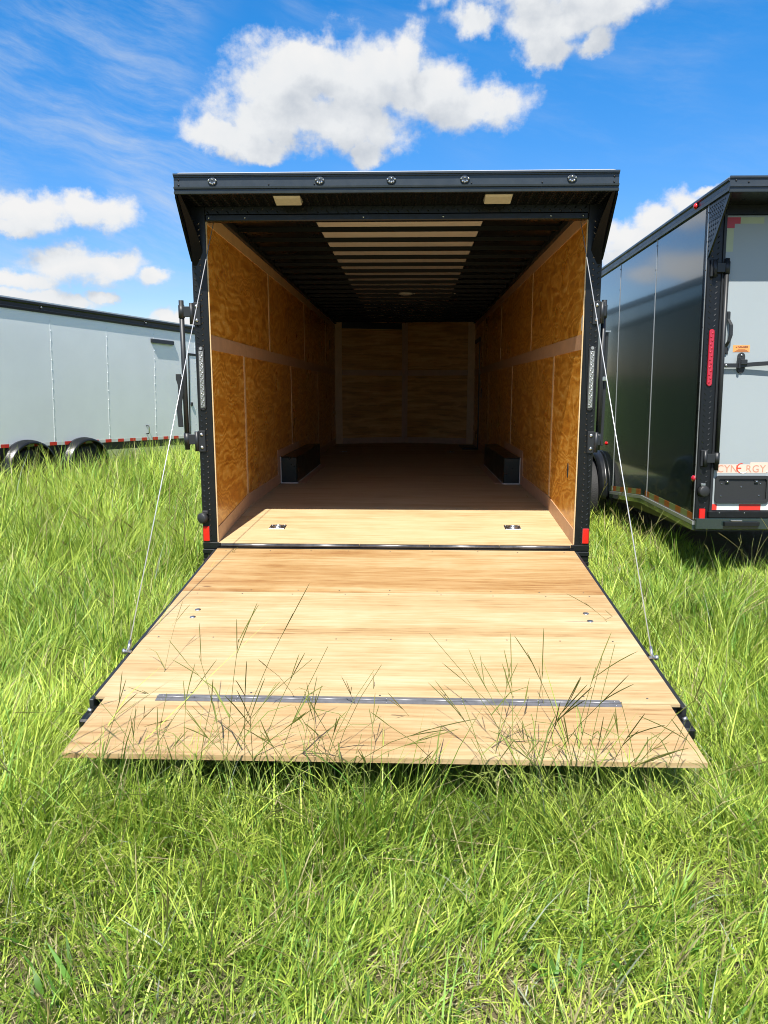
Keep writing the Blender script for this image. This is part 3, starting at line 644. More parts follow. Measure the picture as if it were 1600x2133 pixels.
# running gear (under the floor, mostly hidden)
for s in (-1, 1):
    for yc in (3.05, 3.98):
        wheel(T, (s * 1.20, yc, 0.33 + SL * yc - .02), s, 0.345, 0.21)
        fender(T, (s * 1.30, yc, 0.33 + SL * yc), s, 0.44, 0.11)
    MB(sh).box(min(s * .95, s * 1.05), max(s * .95, s * 1.05), .1, YB, .36, .46).build('frame_rail', 'black_satin', T)

# ================================================================== LEFT TRAILER (silver side)
LY = -0.3771
L = thing('silver_trailer', 'long silver enclosed trailer with black roof rail, left of the open trailer', 'trailer', (-5.5643, 7.2279, 0), (-0.041, 0, LY))
LS0 = -0.108 - 1.22 * 4; LN = 10
for k in range(LN):
    a = LS0 + 1.22 * k
    MB().box(-.02, 0, a + .001, a + 1.219, .50, 2.55).build('side_panel', 'silver_panel', L)
    if k:
        st = MB().box(-.001, .002, a - .007, a + .007, .55, 2.545).build('seam_strip', 'silver_panel', L)
        rivets(MB(), [(.003, a, z) for z in np.arange(.62, 2.52, .152)], (1, 0, 0), .010).build('rivets', 'silver_panel', st)
LE = LS0 + 1.22 * LN
rail = MB().sweep([[(0.0, y, 2.545), (.022, y, 2.548), (.024, y, 2.58), (.012, y, 2.60), (.012, y, 2.64), (.026, y, 2.66), (.026, y, 2.688), (0, y, 2.70), (-.03, y, 2.70), (-.03, y, 2.545)] for y in (LS0 - .02, LE)], smooth=False).build('roof_rail', 'black_paint', L)
for y in (-.285, 2.10): MB().lathe((.018, y, 2.625), (1, 0, 0), [(.017, 0), (.014, .012), (.001, .016)], 12).build('marker_light', 'clear_lens', rail)
MB().box(-2.58, -.001, LS0 - .02, LE, 2.68, 2.72).build('roof', 'roof_metal', L)
MB().box(-2.59, -2.57, LS0, LE, .50, 2.68).build('far_wall', 'silver_panel', L)
MB().box(-2.57, -.021, LS0, LS0 + .02, .50, 2.68).build('rear_wall', 'silver_panel', L)
MB().prism([(0, LE, .5), (-1.29, LE + .9, .5), (-2.58, LE, .5)], [(0, LE, 2.69), (-1.29, LE + .9, 2.69), (-2.58, LE, 2.69)]).build('nose', 'silver_panel', L)
MB().box(-2.56, -.03, LS0, LE, .36, .499).build('chassis', 'black_satin', L)
# reflective tape, alternating
k = 0; y = LS0 + .02
while y < LE - .3:
    w_, m = ((.145, 'red_tape') if k % 2 else (.160, 'white_tape'))
    if -1.2 < y < -.22 or 0.0 < y < .95: pass
    MB().box(-.001, .0022, y, y + w_, .492, .545).build('tape_piece', m, L); y += w_ + .0005; k += 1
for yc in (-.70, .455):
    fender(L, (0.001, yc, .125), 1, .475, .20, -12, 192)
    wheel(L, (.02, yc, .107), 1, .35, .20)
MB().box(-.25, -.12, -1.3, 1.05, .0, .35).build('axle_box', 'black_satin', L)
# entry door: black frame lines, latch; light bar above; grab handle
dr = MB().box(-.001, .004, 3.36, 4.25, .56, 2.12).build('entry_door', 'silver_panel', L)
MB().box(-.001, .012, 3.335, 4.275, 2.121, 2.165).build('door_frame', 'black_paint', dr)
MB().box(-.001, .012, 3.335, 3.359, .50, 2.12).build('door_frame', 'black_paint', dr)
MB().box(.004, .03, 3.385, 3.435, 1.13, 1.20).build('latch', 'plastic_black', dr, bevel=0.004)
lb = MB().hexa([(.0, 2.234, 2.295), (.040, 2.254, 2.285), (.040, 2.87, 2.285), (.0, 2.89, 2.295), (.0, 2.234, 2.365), (.034, 2.244, 2.350), (.034, 2.88, 2.350), (.0, 2.89, 2.365)]).build('light_bar', 'black_satin', L, bevel=0.005)
MB().box(.008, .036, 2.27, 2.86, 2.278, 2.2845).build('lens', 'pale_tape', lb)
gb = MB().tube([(.0, 2.065, .615), (.05, 2.065, .615), (.055, 2.065, .63), (.055, 2.065, .745), (.05, 2.065, .76), (.0, 2.065, .76)], .010, 8).build('grab_handle', 'black_satin', L)
MB().box(.046, .062, 2.05, 2.08, .63, .745).build('grip_face', 'chrome', gb)

# ================================================================== RIGHT TRAILER (charcoal, closed)
G = thing('charcoal_trailer', 'tall charcoal enclosed trailer with closed pale grey ramp door, parked right of the open trailer', 'trailer', (2.392, 1.088, .004), (-0.051, 0, .017))
bot = lambda y: .440 + (.507 - .440) * min(max(y, 0) / 1.35, 1) - max(0, y - 1.35) * .063 * (1 if y < 2.6 else 1) if y < 2.6 else .429
edges = [.0, 1.203, 2.37] + [2.37 + 1.17 * k for k in range(1, 7)]
for a, b in zip(edges[:-1], edges[1:]):
    pts = [a] + ([1.35] if a < 1.35 < b else []) + [b]
    ring = [(0, y, bot(y)) for y in pts] + [(0, b, 2.912), (0, a, 2.912)]
    if a == 0: ring = [(0, max(p[1], .012), p[2]) for p in ring]
    MB().prism(ring, [(.02, p[1], p[2]) for p in ring]).build('side_panel', 'charcoal_panel', G)
for y in [.012] + edges[1:-1]:
    st = MB().box(-.004, .001, y - (.007 if y > .1 else .006), y + .007, bot(y) + .03, 2.908).build('seam_strip', 'seam_light', G)
    rivets(MB(), [(-.004, y, z) for z in np.arange(.70, 2.88, .215)], (-1, 0, 0), .006).build('rivets', 'black_satin', st)
GL = edges[-1]
gr = MB().sweep([[(0, y, 2.903), (-.018, y, 2.906), (-.020, y, 2.93), (-.010, y, 2.94), (-.010, y, 2.97), (-.022, y, 2.98), (-.022, y, 2.995), (.02, y, 3.0), (.03, y, 2.903)] for y in (-.375, GL)], smooth=False).build('roof_rail', 'rail_grey', G)
rivets(MB(), [(-.012, y, 2.925) for y in np.arange(.05, 4.5, .40)], (-1, 0, 0), .006).build("rivets", "black_satin", gr, kind="stuff")
for y in (.237, 3.30): MB().lathe((-.014, y, 2.955), (-1, 0, 0), [(.026, 0), (.024, .012), (.014, .022), (.001, .026)], 14).build('marker_lamp', 'red_lens', gr)
MB().box(.0, 2.58, -.36, GL, 2.985, 3.015).build('roof', 'roof_metal', G)
MB().box(2.57, 2.59, .0, GL, .45, 2.985).build('far_wall', 'charcoal_panel', G)
MB().box(.02, 2.57, GL - .02, GL, .45, 2.985).build('front_wall', 'charcoal_panel', G)
MB().box(.05, 2.54, .10, GL, .36, .449).build('chassis', 'black_satin', G)
# lower edge trim and tape along the side
for a, b in ((.0, 1.35), (1.3502, 2.45)):
    MB().hexa([(-.012, a, bot(a) - .012), (.02, a, bot(a) - .012), (.02, b, bot(b) - .012), (-.012, b, bot(b) - .012), (-.012, a, bot(a) + .018), (.02, a, bot(a) + .018), (.02, b, bot(b) + .018), (-.012, b, bot(b) + .018)]).build('edge_trim', 'seam_light', G)
    MB().hexa([(-.014, a, bot(a) - .055), (.02, a, bot(a) - .055), (.02, b, bot(b) - .055), (-.014, b, bot(b) - .055), (-.014, a, bot(a) - .013), (.02, a, bot(a) - .013), (.02, b, bot(b) - .013), (-.014, b, bot(b) - .013)]).build('side_skirt', 'charcoal_panel', G)
k = 0; y = .02
while y < 2.42:
    w_, m = ((.125, 'amber_tape_shaded') if k % 2 == 0 else (.150, 'pale_tape_shaded')); y2 = min(y + w_, 2.44)  # both tape colours have the shade of this side painted in
    if not (y < 1.35 < y2):
        MB().hexa([(-.002, y, bot(y) + .026), (.001, y, bot(y) + .026), (.001, y2, bot(y2) + .026), (-.002, y2, bot(y2) + .026), (-.002, y, bot(y) + .078), (.001, y, bot(y) + .078), (.001, y2, bot(y2) + .078), (-.002, y2, bot(y2) + .078)]).build('tape_piece', m, G)
    y = y2 + .0005; k += 1
MB().lathe((-.001, 2.70, .98), (-1, 0, 0), [(.022, 0), (.020, .012), (.001, .020)], 12).build('side_lamp', 'red_lens', G)
MB().lathe((-.001, .03, .80), (-1, 0, 0), [(.026, 0), (.024, .014), (.012, .024), (.001, .028)], 14).build('side_lamp', 'red_dark_lens', G)
for yc in (3.00, 3.95):
    fender(G, (.001, yc, .43), -1, .455, .095, -10, 190)
    wheel(G, (-.085, yc, .40), -1, .365, .21)
# rear post with checker plate
for x0, x1 in ((.0, .122), (2.458, 2.58)):
    gp = MB().box(x0, x1, -.012, .08, .44, 2.92).build('rear_post', 'black_paint', G, bevel=0.004)
    tr = MB(); tread(tr, (x0 + .012, -.0124, .45), (1, 0, 0), (0, 0, 1), (0, -1, 0), .085, 2.25, pitch=.042, L=.017, hw=.0042, ht=.003); tr.build('tread_pattern', 'tread_black', gp, kind='stuff')
tr = MB(); tread(tr, (-.0005, .0, .5), (0, 0, 1), (0, 1, 0), (-1, 0, 0), .001, .001); 
MB().box(.122, 2.458, -.012, .08, 2.83, 2.93).build('header', 'black_paint', G)
dp = MB().box(.130, 2.450, -.010, .03, .545, 2.825).build('ramp_door', 'door_panel', G, bevel=0.003)
MB().box(.110, .1295, -.024, .0, .53, 2.83).build('door_edge', 'black_satin', dp)
# canopy with checker-plate wing
cn = MB().box(.0, 2.58, -.375, -.013, 2.90, 2.915).build('canopy', 'black_paint', G)
prof = [(-.375, 2.895), (-.386, 2.897), (-.388, 2.915), (-.380, 2.918), (-.380, 2.928), (-.390, 2.932), (-.390, 2.945), (-.382, 2.950), (-.382, 2.988), (-.392, 2.992), (-.392, 3.006), (-.375, 3.01)]
MB().sweep([[(x, a, b) for a, b in prof] for x in (-.012, 2.592)], smooth=False).build('fascia', 'rail_grey', cn)
sb = MB()
for x, z in ((.03, 2.975), (.03, 2.94), (.12, 2.965), (.9, 2.965)): sb.lathe((x, -.383, z), (0, -1, 0), [(.007, 0), (.006, .004), (.0005, .006)], 8)
sb.build('rivets', 'black_satin', cn)
edge = [(-.374, 2.903), (-.30, 2.82), (-.15, 2.65), (.0, 2.50), (.008, 2.903)]
wg = MB().prism([(-.002, a, b) for a, b in edge], [(.012, a, b) for a, b in edge]).build('canopy_wing', 'black_plate', G)
tr = MB()
U, Vv, N = Vector((0, 1, 0)), Vector((0, 0, 1)), Vector((-1, 0, 0))
for j in range(24):
    for i in range(20):
        yy = -.36 + i * .019; zz = 2.49 + j * .0175
        if (i + j) % 2 or zz > 2.885 or zz < 2.535 - (yy) * 1.08 or yy > -.012: continue
        c = Vector((-.0022, yy, zz)); sgn = 1 if j % 2 else -1; d = (U * sgn + Vv).normalized(); e = N.cross(d); Lh, hw, ht_ = .0125, .0034, .003
        p = [c - d * Lh, c + e * hw, c + d * Lh, c - e * hw, c - d * Lh * .45 + N * ht_, c + d * Lh * .45 + N * ht_]
        tr.add(p, [(0, 1, 4), (1, 5, 4), (1, 2, 5), (2, 3, 5), (3, 4, 5), (3, 0, 4)])
tr.build('tread_pattern', 'rail_grey', wg, kind='stuff')
# red LED tail light
def ovalz(xc, z0, z1, hw, y0, y1):
    pts = [(xc + hw * math.cos(math.pi * k / 8), z1 - hw + hw * math.sin(math.pi * k / 8)) for k in range(9)] + [(xc + hw * math.cos(math.pi + math.pi * k / 8), z0 + hw + hw * math.sin(math.pi + math.pi * k / 8)) for k in range(9)]
    return [(a, y0, b) for a, b in pts], [(a, y1, b) for a, b in pts]
tl = MB().prism(*ovalz(.058, 1.53, 1.97, .021, -.0125, -.024)).build('tail_light', 'red_dark_lens', G, bevel=.004)
lens = MB()
for k in range(14): lens.lathe((.058 + (.005 if k % 2 else -.005), -.024, 1.56 + k * .0292), (0, -1, 0), [(.009, 0), (.007, .002), (.001, .003)], 8)
lens.build('led_lenses', 'red_dark_lens', tl)
# hinges and lock bar
rod = MB().tube([(.140, -.040, .87), (.140, -.040, 2.50)], .017, 12).build('lock_bar', 'black_satin', G)
for z in (2.43, .965):
    MB().box(.02, .075, -.030, -.0125, z - .065, z + .065).build('hinge_plate', 'black_satin', rod, bevel=.004)
    MB().box(.06, .140, -.052, -.036, z - .036, z + .036).build('hinge_arm', 'black_satin', rod, bevel=.003)
    MB().tube([(.050, -.038, z - .07), (.050, -.038, z + .06)], .015, 10).build('hinge_knuckle', 'black_satin', rod)
    MB().tube([(.140, -.040, z - .045), (.140, -.040, z + .045)], .022, 12).build('sleeve', 'black_satin', rod)
hp = [(.178, -.030, 2.10), (.178, -.030, 2.045), (.190, -.060, 2.0), (.190, -.064, 1.92), (.176, -.060, 1.87), (.166, -.032, 1.835), (.166, -.030, 1.785)]
MB().sweep([[(x - .013, y, z), (x + .013, y, z), (x + .013, y + .014, z), (x - .013, y + .014, z)] for x, y, z in hp], smooth=False).build('grab_handle', 'black_satin', G, bevel=.003)
hpad = MB().box(.163, .192, -.017, -.0105, 1.78, 1.83); hpad.box(.163, .192, -.017, -.0105, 2.05, 2.105); hpad.build('handle_pad', 'plastic_black', G)
# latch bar across the door and its keeper
lbx = MB().sweep([[(x, y - .004, z - .016), (x, y + .004, z - .016), (x, y + .004, z + .016), (x, y - .004, z + .016)] for x, y, z in ((.140, -.040, 1.690), (.27, -.040, 1.690), (.40, -.052, 1.700), (.60, -.070, 1.712), (.95, -.070, 1.712), (1.0, -.05, 1.71))], smooth=False).build('latch_handle', 'black_satin', G)
MB().lathe((.172, -.044, 1.69), (0, -1, 0), [(.010, 0), (.009, .005), (.001, .007)], 10).build('pivot_bolt', 'steel', lbx)
kp = MB().prism(*ovalz(.297, 1.630, 1.792, .030, -.0105, -.022)).build('latch_keeper', 'plastic_black', G, bevel=.003)
MB().box(.278, .330, -.062, -.022, 1.695, 1.735).build('keeper_hasp', 'black_satin', kp, bevel=.004)
MB().box(.262, .280, -.058, -.022, 1.665, 1.755).build('keeper_hasp', 'black_satin', kp, bevel=.004)
MB().lathe((.297, -.022, 1.77), (0, -1, 0), [(.009, 0), (.007, .004), (.001, .005)], 10).build('screw', 'steel', kp)
# warning sticker
sk = MB().box(.231, .361, -.0116, -.0101, 1.795, 1.848).build('warning_sticker', 'sticker_orange', G)
RX = Matrix.Rotation(math.pi / 2, 4, 'X')
text_mesh('sticker_word', 'DANGER', .020, 'ink_dark', sk, Matrix.Translation((.266, -.0122, 1.827)) @ RX, .0003, .0006)
MB().add([(.250, -.0121, 1.828), (.262, -.0121, 1.828), (.256, -.0121, 1.840)], [(0, 1, 2)]).build('sticker_triangle', 'ink_dark', sk)
mb = MB()
for z, a, b in ((1.8165, .268, .328), (1.8075, .258, .342), (1.800, .244, .350)): mb.box(a, b, -.0124, -.0117, z - .0012, z + .0016)
mb.build('sticker_lines', 'ink_dark', sk)
# maker's decal
def rrect(x0, x1, z0, z1, r, y0, y1, n=5):
    pts = []
    for cx_, cz_, a0 in ((x1 - r, z1 - r, 0), (x0 + r, z1 - r, 90), (x0 + r, z0 + r, 180), (x1 - r, z0 + r, 270)):
        for k in range(n + 1): a = R(a0 + 90 * k / n); pts.append((cx_ + r * math.cos(a), cz_ + r * math.sin(a)))
    return [(a, y0, b) for a, b in pts], [(a, y1, b) for a, b in pts]
dc = MB().prism(*rrect(.150, .566, .846, .915, .016, -.0101, -.0112)).build('decal', 'decal_peach', G)
MB().prism(*rrect(.420, .560, .905, .932, .006, -.01005, -.01105)).build('decal_tab', 'decal_peach', dc)
xs_ = [('C', .157), ('Y', .214), ('N', .262), ('R', .385), ('G', .436), ('Y', .497)]
for ch, x in xs_:
    text_mesh('letter', ch, .082, 'decal_line', dc, Matrix.Translation((x, -.0117, .853)) @ RX, .0002, .0004, sx=.95)
arc = lambda cx_, cz_, r0, r1, a0, a1, y: [(cx_ + r1 * math.cos(R(a0 + (a1 - a0) * k / 12)), y, cz_ + r1 * math.sin(R(a0 + (a1 - a0) * k / 12))) for k in range(13)] + [(cx_ + (r0 + (r1 - r0) * abs(k - 6) / 9) * math.cos(R(a1 + (a0 - a1) * k / 12)), y, cz_ + (r0 + (r1 - r0) * abs(k - 6) / 9) * math.sin(R(a1 + (a0 - a1) * k / 12))) for k in range(13)]
MB().plate(arc(.350, .886, .028, .040, 75, 275, -.0119), (0, -1, 0), .0006).build('letter', 'decal_red', dc)
mb = MB().box(.322, .350, -.0126, -.0118, .880, .890); mb.build('letter', 'decal_red', dc)
MB().plate(arc(.366, .878, .026, .036, 200, 345, -.0121), (0, -1, 0), .0006).build('letter', 'decal_white', dc)
MB().lathe((.553, -.0112, .858), (0, -1, 0), [(.007, 0), (.007, .0008), (.0005, .0009)], 10).build('letter', 'decal_white', dc)
# number plate holder
pl = MB().prism(*rrect(.148, .575, .606, .826, .030, -.0101, -.016)).build('plate_holder', 'plastic_black', G)
fr_o, fr_o2 = rrect(.148, .575, .606, .826, .030, -.016, -.030); fr_i, fr_i2 = rrect(.172, .551, .630, .802, .016, -.016, -.030)
mb = MB(); n = len(fr_o)
mb.add(fr_o + fr_o2 + fr_i + fr_i2, [(i, (i + 1) % n, n + (i + 1) % n, n + i) for i in range(n)] + [(n + i, n + (i + 1) % n, 3 * n + (i + 1) % n, 3 * n + i) for i in range(n)] + [(2 * n + i, 3 * n + i, 3 * n + (i + 1) % n, 2 * n + (i + 1) % n) for i in range(n)])
mb.build('rim', 'plastic_black', pl)
for x in (.238, .470): MB().box(x - .014, x + .016, -.027, -.016, .765, .792).build('clip', 'black_satin', pl, bevel=.003)
sc = MB()
for x, z, r in ((.240, .778, .008), (.472, .780, .008), (.200, .760, .006), (.505, .762, .006), (.355, .735, .006), (.198, .662, .006), (.500, .667, .006)): sc.lathe((x, -.0275 if r > .007 else -.0165, z), (0, -1, 0), [(r, 0), (r * .8, .004), (.0005, .006)], 10)
sc.build('screws', 'chrome', pl)
# tapes on the door
for x0, x1, m in ((.131, .172, 'red_tape'), (.1725, .348, 'white_tape'), (.3485, .521, 'red_tape'), (.5215, .70, 'white_tape'), (.7005, .88, 'red_tape')):
    MB().box(x0, x1, -.0122, -.0101, .549, .596).build('tape_piece', m, G)
MB().plate([(.134, -.0101, 2.81), (.235, -.0101, 2.81), (.235, -.0101, 2.762), (.192, -.0101, 2.762), (.192, -.0101, 2.73), (.134, -.0101, 2.73)], (0, -1, 0), .0012).build('tape_corner', 'magenta_tape', G)
MB().box(.2355, .415, -.0113, -.0101, 2.763, 2.81).build('tape_piece', 'pale_tape', G)
MB().box(.134, .188, -.0113, -.0101, 2.555, 2.729).build('tape_piece', 'pale_tape', G)
# sill, bumper, step, reflector, plug
sl = MB().box(.10, 2.48, -.035, .02, .486, .541).build('rear_sill', 'black_paint', G, bevel=.006)
mb = MB()
for x in (.185, .385, .62): mb.lathe((x, -.035, .528), (0, -1, 0), [(.005, 0), (.004, .003), (.0005, .004)], 8)
mb.build('screws', 'chrome', sl)
bp = MB().box(.0, 2.58, -.045, .0, .395, .484).build('bumper', 'charcoal_panel', G, bevel=.006)
st = MB().box(.215, .495, -.075, -.0455, .425, .462).build('step', 'black_plate', bp, bevel=.004)
MB().box(.27, .36, -.068, -.050, .4625, .474).build('step_catch', 'chrome', st, bevel=.003)
rf = MB().box(.030, .078, -.030, -.0125, .455, .560).build('reflector', 'red_lens', G, bevel=.005)
pg = MB().lathe((.050, -.0125, .700), (.2, -1, 0), [(.042, 0), (.045, .012), (.045, .036), (.036, .042), (.001, .043)], 20).build('plug_socket', 'plastic_black', G)
MB().box(.030, .070, -.03, -.0125, .745, .765).build('socket_tab', 'steel', pg, bevel=.003)

# ================================================================== GRASS
rng = np.random.default_rng(11)
def vnoise(x, y, seed, scale):
    r = np.random.default_rng(seed); s = np.zeros_like(x)
    for k in range(7):
        a = r.uniform(0, 2 * np.pi); f = scale * r.uniform(.6, 1.8); s += np.sin((x * np.cos(a) + y * np.sin(a)) * f + r.uniform(0, 6.28))
    return s / 3.2
def in_local(x, y, O, yaw):
    dx, dy = x - O[0], y - O[1]; c, s = math.cos(yaw), math.sin(yaw)
    return dx * c + dy * s, -dx * s + dy * c
def grass_allowed(x, y, pad=0.0):
    under = (np.abs(x) < 1.262 + pad) & (y > R3 + .75) & (y < 0.05)
    under |= (np.abs(x) < 1.02 + pad) & (y >= .05)
    lx, ly = in_local(x, y, (2.392, 1.088), .017); under |= (lx > .55) & (ly > .5)
    lx, ly = in_local(x, y, (-5.5643, 7.2279), LY); under |= (lx < -.5)
    return ~under
def shade_short(x, y):
    """less grass grows under the trailers"""
    lx, ly = in_local(x, y, (2.392, 1.088), .017); a = (lx > .0) & (ly > -.02)
    lx, ly = in_local(x, y, (-5.5643, 7.2279), LY); b = lx < -.35
    return a | b | ((np.abs(x) < 1.3) & (y > -.05))

def blade_mesh(name, x, y, h, w, ang, lean, curl, col, tw, seg=3):
    """ribbon blades; x,y root, ang direction of lean"""
    N = len(x); z0 = ground_z(x, y) - .01
    ts = np.linspace(0, 1, seg + 1); nv = seg * 2 + 1
    V = np.empty((N, nv, 3), np.float32)
    dx, dy = np.cos(ang), np.sin(ang); px, py = -np.sin(ang + tw), np.cos(ang + tw)
    for k, t in enumerate(ts):
        th = lean + curl * t                       # angle from vertical along the blade
        out = h * (np.sin(lean) * t + (np.sin(lean + curl) - np.sin(lean)) * t * t / 2)
        up = h * (np.cos(lean) * t + (np.cos(lean + curl) - np.cos(lean)) * t * t / 2)
        cx_, cy_, cz_ = x + dx * out, y + dy * out, z0 + np.maximum(up, .004 + .01 * t)
        ww = w * (1 - t ** 1.6) * .5 * (.75 + .5 * t)
        if k < seg:
            V[:, 2 * k] = np.stack([cx_ - px * ww, cy_ - py * ww, cz_], -1); V[:, 2 * k + 1] = np.stack([cx_ + px * ww, cy_ + py * ww, cz_], -1)
        else: V[:, 2 * k] = np.stack([cx_, cy_, cz_], -1)
    base = (np.arange(N) * nv)[:, None]
    loop = []; start = []
    pat = []
    for k in range(seg - 1): pat += [2 * k, 2 * k + 1, 2 * k + 3, 2 * k + 2]
    pat += [2 * seg - 2, 2 * seg - 1, 2 * seg]
    loops = (base + np.array(pat)[None]).astype(np.int32).ravel()
    npoly = seg; st = np.array([4 * k for k in range(seg)]); starts = ((np.arange(N) * len(pat))[:, None] + st[None]).astype(np.int32).ravel()
    me = bpy.data.meshes.new(name); me.vertices.add(N * nv); me.vertices.foreach_set('co', V.ravel())
    me.loops.add(len(loops)); me.loops.foreach_set('vertex_index', loops)
    me.polygons.add(len(starts)); me.polygons.foreach_set('loop_start', starts)
    me.polygons.foreach_set('use_smooth', np.ones(len(starts), bool))
    at = me.color_attributes.new('blade', 'FLOAT_COLOR', 'POINT')
    c4 = np.ones((N, nv, 4), np.float32); c4[:, :, :3] = col[:, None, :]
    at.data.foreach_set('color', c4.ravel())
    me.update(calc_edges=True); me.validate()
    return me

def grass_mat():
    m = bpy.data.materials.new('grass_blade'); m.use_nodes = True; t = NT(m.node_tree); nt = m.node_tree
    p = nt.nodes['Principled BSDF']; at = t.n('ShaderNodeVertexColor'); at.layer_name = 'blade'
    t.l.new(at.outputs[0], p.inputs['Base Color']); p.inputs['Roughness'].default_value = .45; p.inputs['Specular IOR Level'].default_value = .35
    tr = t.n('ShaderNodeBsdfTranslucent'); t.l.new(t.mix(1.0, at.outputs[0], (1.15, 1.25, .6), 'MULTIPLY'), tr.inputs[0])
    mx = t.n('ShaderNodeMixShader'); mx.inputs[0].default_value = .24; t.l.new(p.outputs[0], mx.inputs[1]); t.l.new(tr.outputs[0], mx.inputs[2])
    t.l.new(mx.outputs[0], nt.nodes['Material Output'].inputs[0]); return m
GM = grass_mat()

def scatter(n_tuft_fn, r0, r1, th, step):
    """tuft centres on rings round the camera"""
    xs, ys_ = [], []
    r = r0
    while r < r1:
        n = rng.poisson(n_tuft_fn(r) * 2 * th * r * step)
        rr = r + rng.uniform(0, step, n); a = rng.uniform(-th, th, n)
        xs.append(CAM[0] - .06 * 0 + rr * np.sin(a - YAW)); ys_.append(CAM[1] + rr * np.cos(a - YAW)); r += step
    return np.concatenate(xs), np.concatenate(ys_)

def make_grass():
    tx, ty = scatter(lambda r: 360 if r < 3.2 else max(75, 360 * (3.2 / r) ** 1.25), 1.15, 16.0, .60, .2)
    ok = grass_allowed(tx, ty); tx, ty = tx[ok], ty[ok]
    dist = np.hypot(tx - CAM[0], ty - CAM[1])
    dn = vnoise(tx, ty, 3, 3.1) + .6 * vnoise(tx, ty, 5, 8.0)
    # worn patches of old straw in front of the ramp
    bare = np.maximum(np.exp(-(((tx - .42) / .30) ** 2 + ((ty + 3.33) / .16) ** 2)), np.exp(-(((tx + .45) / .24) ** 2 + ((ty + 3.42) / .13) ** 2)))
    bare = np.maximum(bare, .8 * np.exp(-(((tx + .95) / .22) ** 2 + ((ty + 3.25) / .2) ** 2)))
    keep = rng.uniform(0, 1, len(tx)) < np.clip(1.0 + .42 * np.clip(dn, -1.4, 0) - .45 * bare, .15, 1)
    tx, ty, dist, dn, bare = tx[keep], ty[keep], dist[keep], dn[keep], bare[keep]
    nb = np.clip((25 * (dist < 3.4) + 26 * (dist >= 3.4) * (dist < 7) + 24 * (dist >= 7)) * rng.uniform(.6, 1.4, len(tx)), 5, 60).astype(int)
    i = np.repeat(np.arange(len(tx)), nb); N = len(i)
    rad = np.abs(rng.normal(0, .035, N)) * (1 + dist[i] * .10); a = rng.uniform(0, 2 * np.pi, N)
    x = tx[i] + rad * np.cos(a); y = ty[i] + rad * np.sin(a)
    ok = grass_allowed(x, y); i, a, x, y, rad = i[ok], a[ok], x[ok], y[ok], rad[ok]; N = len(i); d = dist[i]
    # length: short mown-looking turf by the ramp foot, knee-high field to the left and behind
    lowcap = None; fieldL = 1 / (1 + np.exp(-(y + 1.2) * 1.6)) * 1 / (1 + np.exp((x + .9) * 3.0))
    base = .17 + .23 * fieldL + .26 * np.clip((y - 5.5) / 2.5, 0, 1) * np.clip((x + 5.0) / 1.0, 0, 1) * (x < 0) + (.05 + .27 * np.clip((x + 5.2) / 2.6, 0, 1)) * np.clip((y - 2.0) / 4.0, 0, 1) * (x < 0) + .05 * (x > 1.2) * (y > -1.5)
    tuft = np.exp(rng.normal(0, .28, len(tx)))[i]
    h = base * tuft * rng.uniform(.45, 1.25, N) * (1 + .18 * vnoise(x, y, 9, 2.2)) * (1 - .4 * bare[i])
    h = np.clip(h, .05, .92); h[shade_short(x, y)] *= .55
    front = np.exp(-((y - R3 + .10) / .16) ** 2) * (np.abs(x) < 1.4); h *= 1 + 1.05 * front * (.5 + .5 * (rng.uniform(0, 1, N) < .5))
    under_flap = (np.abs(x) < 1.30) & (y > R3 - .012); h[under_flap] = np.minimum(h[under_flap], .19)
    w = rng.uniform(.0036, .0092, N) * (1 + .12 * np.clip(d - 2.5, 0, 12))
    tdir = rng.uniform(0, 2 * np.pi, len(tx))[i]
    comb = 2.6 * vnoise(x, y, 77, 1.5) + 1.3 * vnoise(x, y, 78, 3.5); pick = rng.uniform(0, 1, N); ang = np.where(pick < .40, a, np.where(pick < .55, tdir, comb)) + rng.normal(0, .55, N)
    lean = np.abs(rng.normal(.16, .36, N)) + rad * 3.0 / (1 + d * .1); curl = np.abs(rng.normal(.65, .5, N)); uf = (np.abs(x) < 1.30) & (y > R3 - .012)
    flat = rng.uniform(0, 1, N) < (.09 + .30 * bare[i]); lean[flat] = rng.uniform(.9, 1.35, flat.sum()); curl[flat] = rng.uniform(0, .4, flat.sum())
    lean = np.clip(lean, 0, 1.4)
    g = np.clip(.5 + .28 * dn[i] + rng.normal(0, .32, N) + .12 * np.clip((d - 5) / 5, 0, 1), 0, 1)[:, None]
    c0, c1 = np.array([.095, .195, .014]), np.array([.490, .590, .105])
    col = c0 * (1 - g) + c1 * g
    dry = (rng.uniform(0, 1, N) < (.06 + .40 * bare[i])) | (flat & (rng.uniform(0, 1, N) < .45))
    col[dry] = np.array([.50, .43, .24]) * rng.uniform(.5, 1.1, (dry.sum(), 1))
    blue = rng.uniform(0, 1, N) < .12; col[blue] = col[blue] * np.array([.75, 1.0, 1.35])
    col *= rng.uniform(.8, 1.2, (N, 1))
    me = blade_mesh('grass', x, y, h, w, ang, lean, curl, col, rng.normal(0, .9, N))
    me.materials.append(GM); o = bpy.data.objects.new('grass', me); COL.objects.link(o)
    o['kind'] = 'stuff'; o['label'] = 'uneven bright green field grass with yellow-green tips and straw'; o['category'] = 'grass'
    print('blades', N)
    # short tangled leaves and old straw filling the turf between the tufts
    ux, uy = scatter(lambda r: 5200 if r < 3.0 else max(900, 5200 * (3.0 / r) ** 1.8), 1.15, 9.0, .58, .15)
    ok = grass_allowed(ux, uy); ux, uy = ux[ok], uy[ok]; n = len(ux); d = np.hypot(ux - CAM[0], uy - CAM[1])
    hh = rng.uniform(.05, .15, n) * (1 + .25 * vnoise(ux, uy, 31, 4.0)); ww = rng.uniform(.0034, .0085, n) * (1 + .16 * np.clip(d - 2.5, 0, 12))
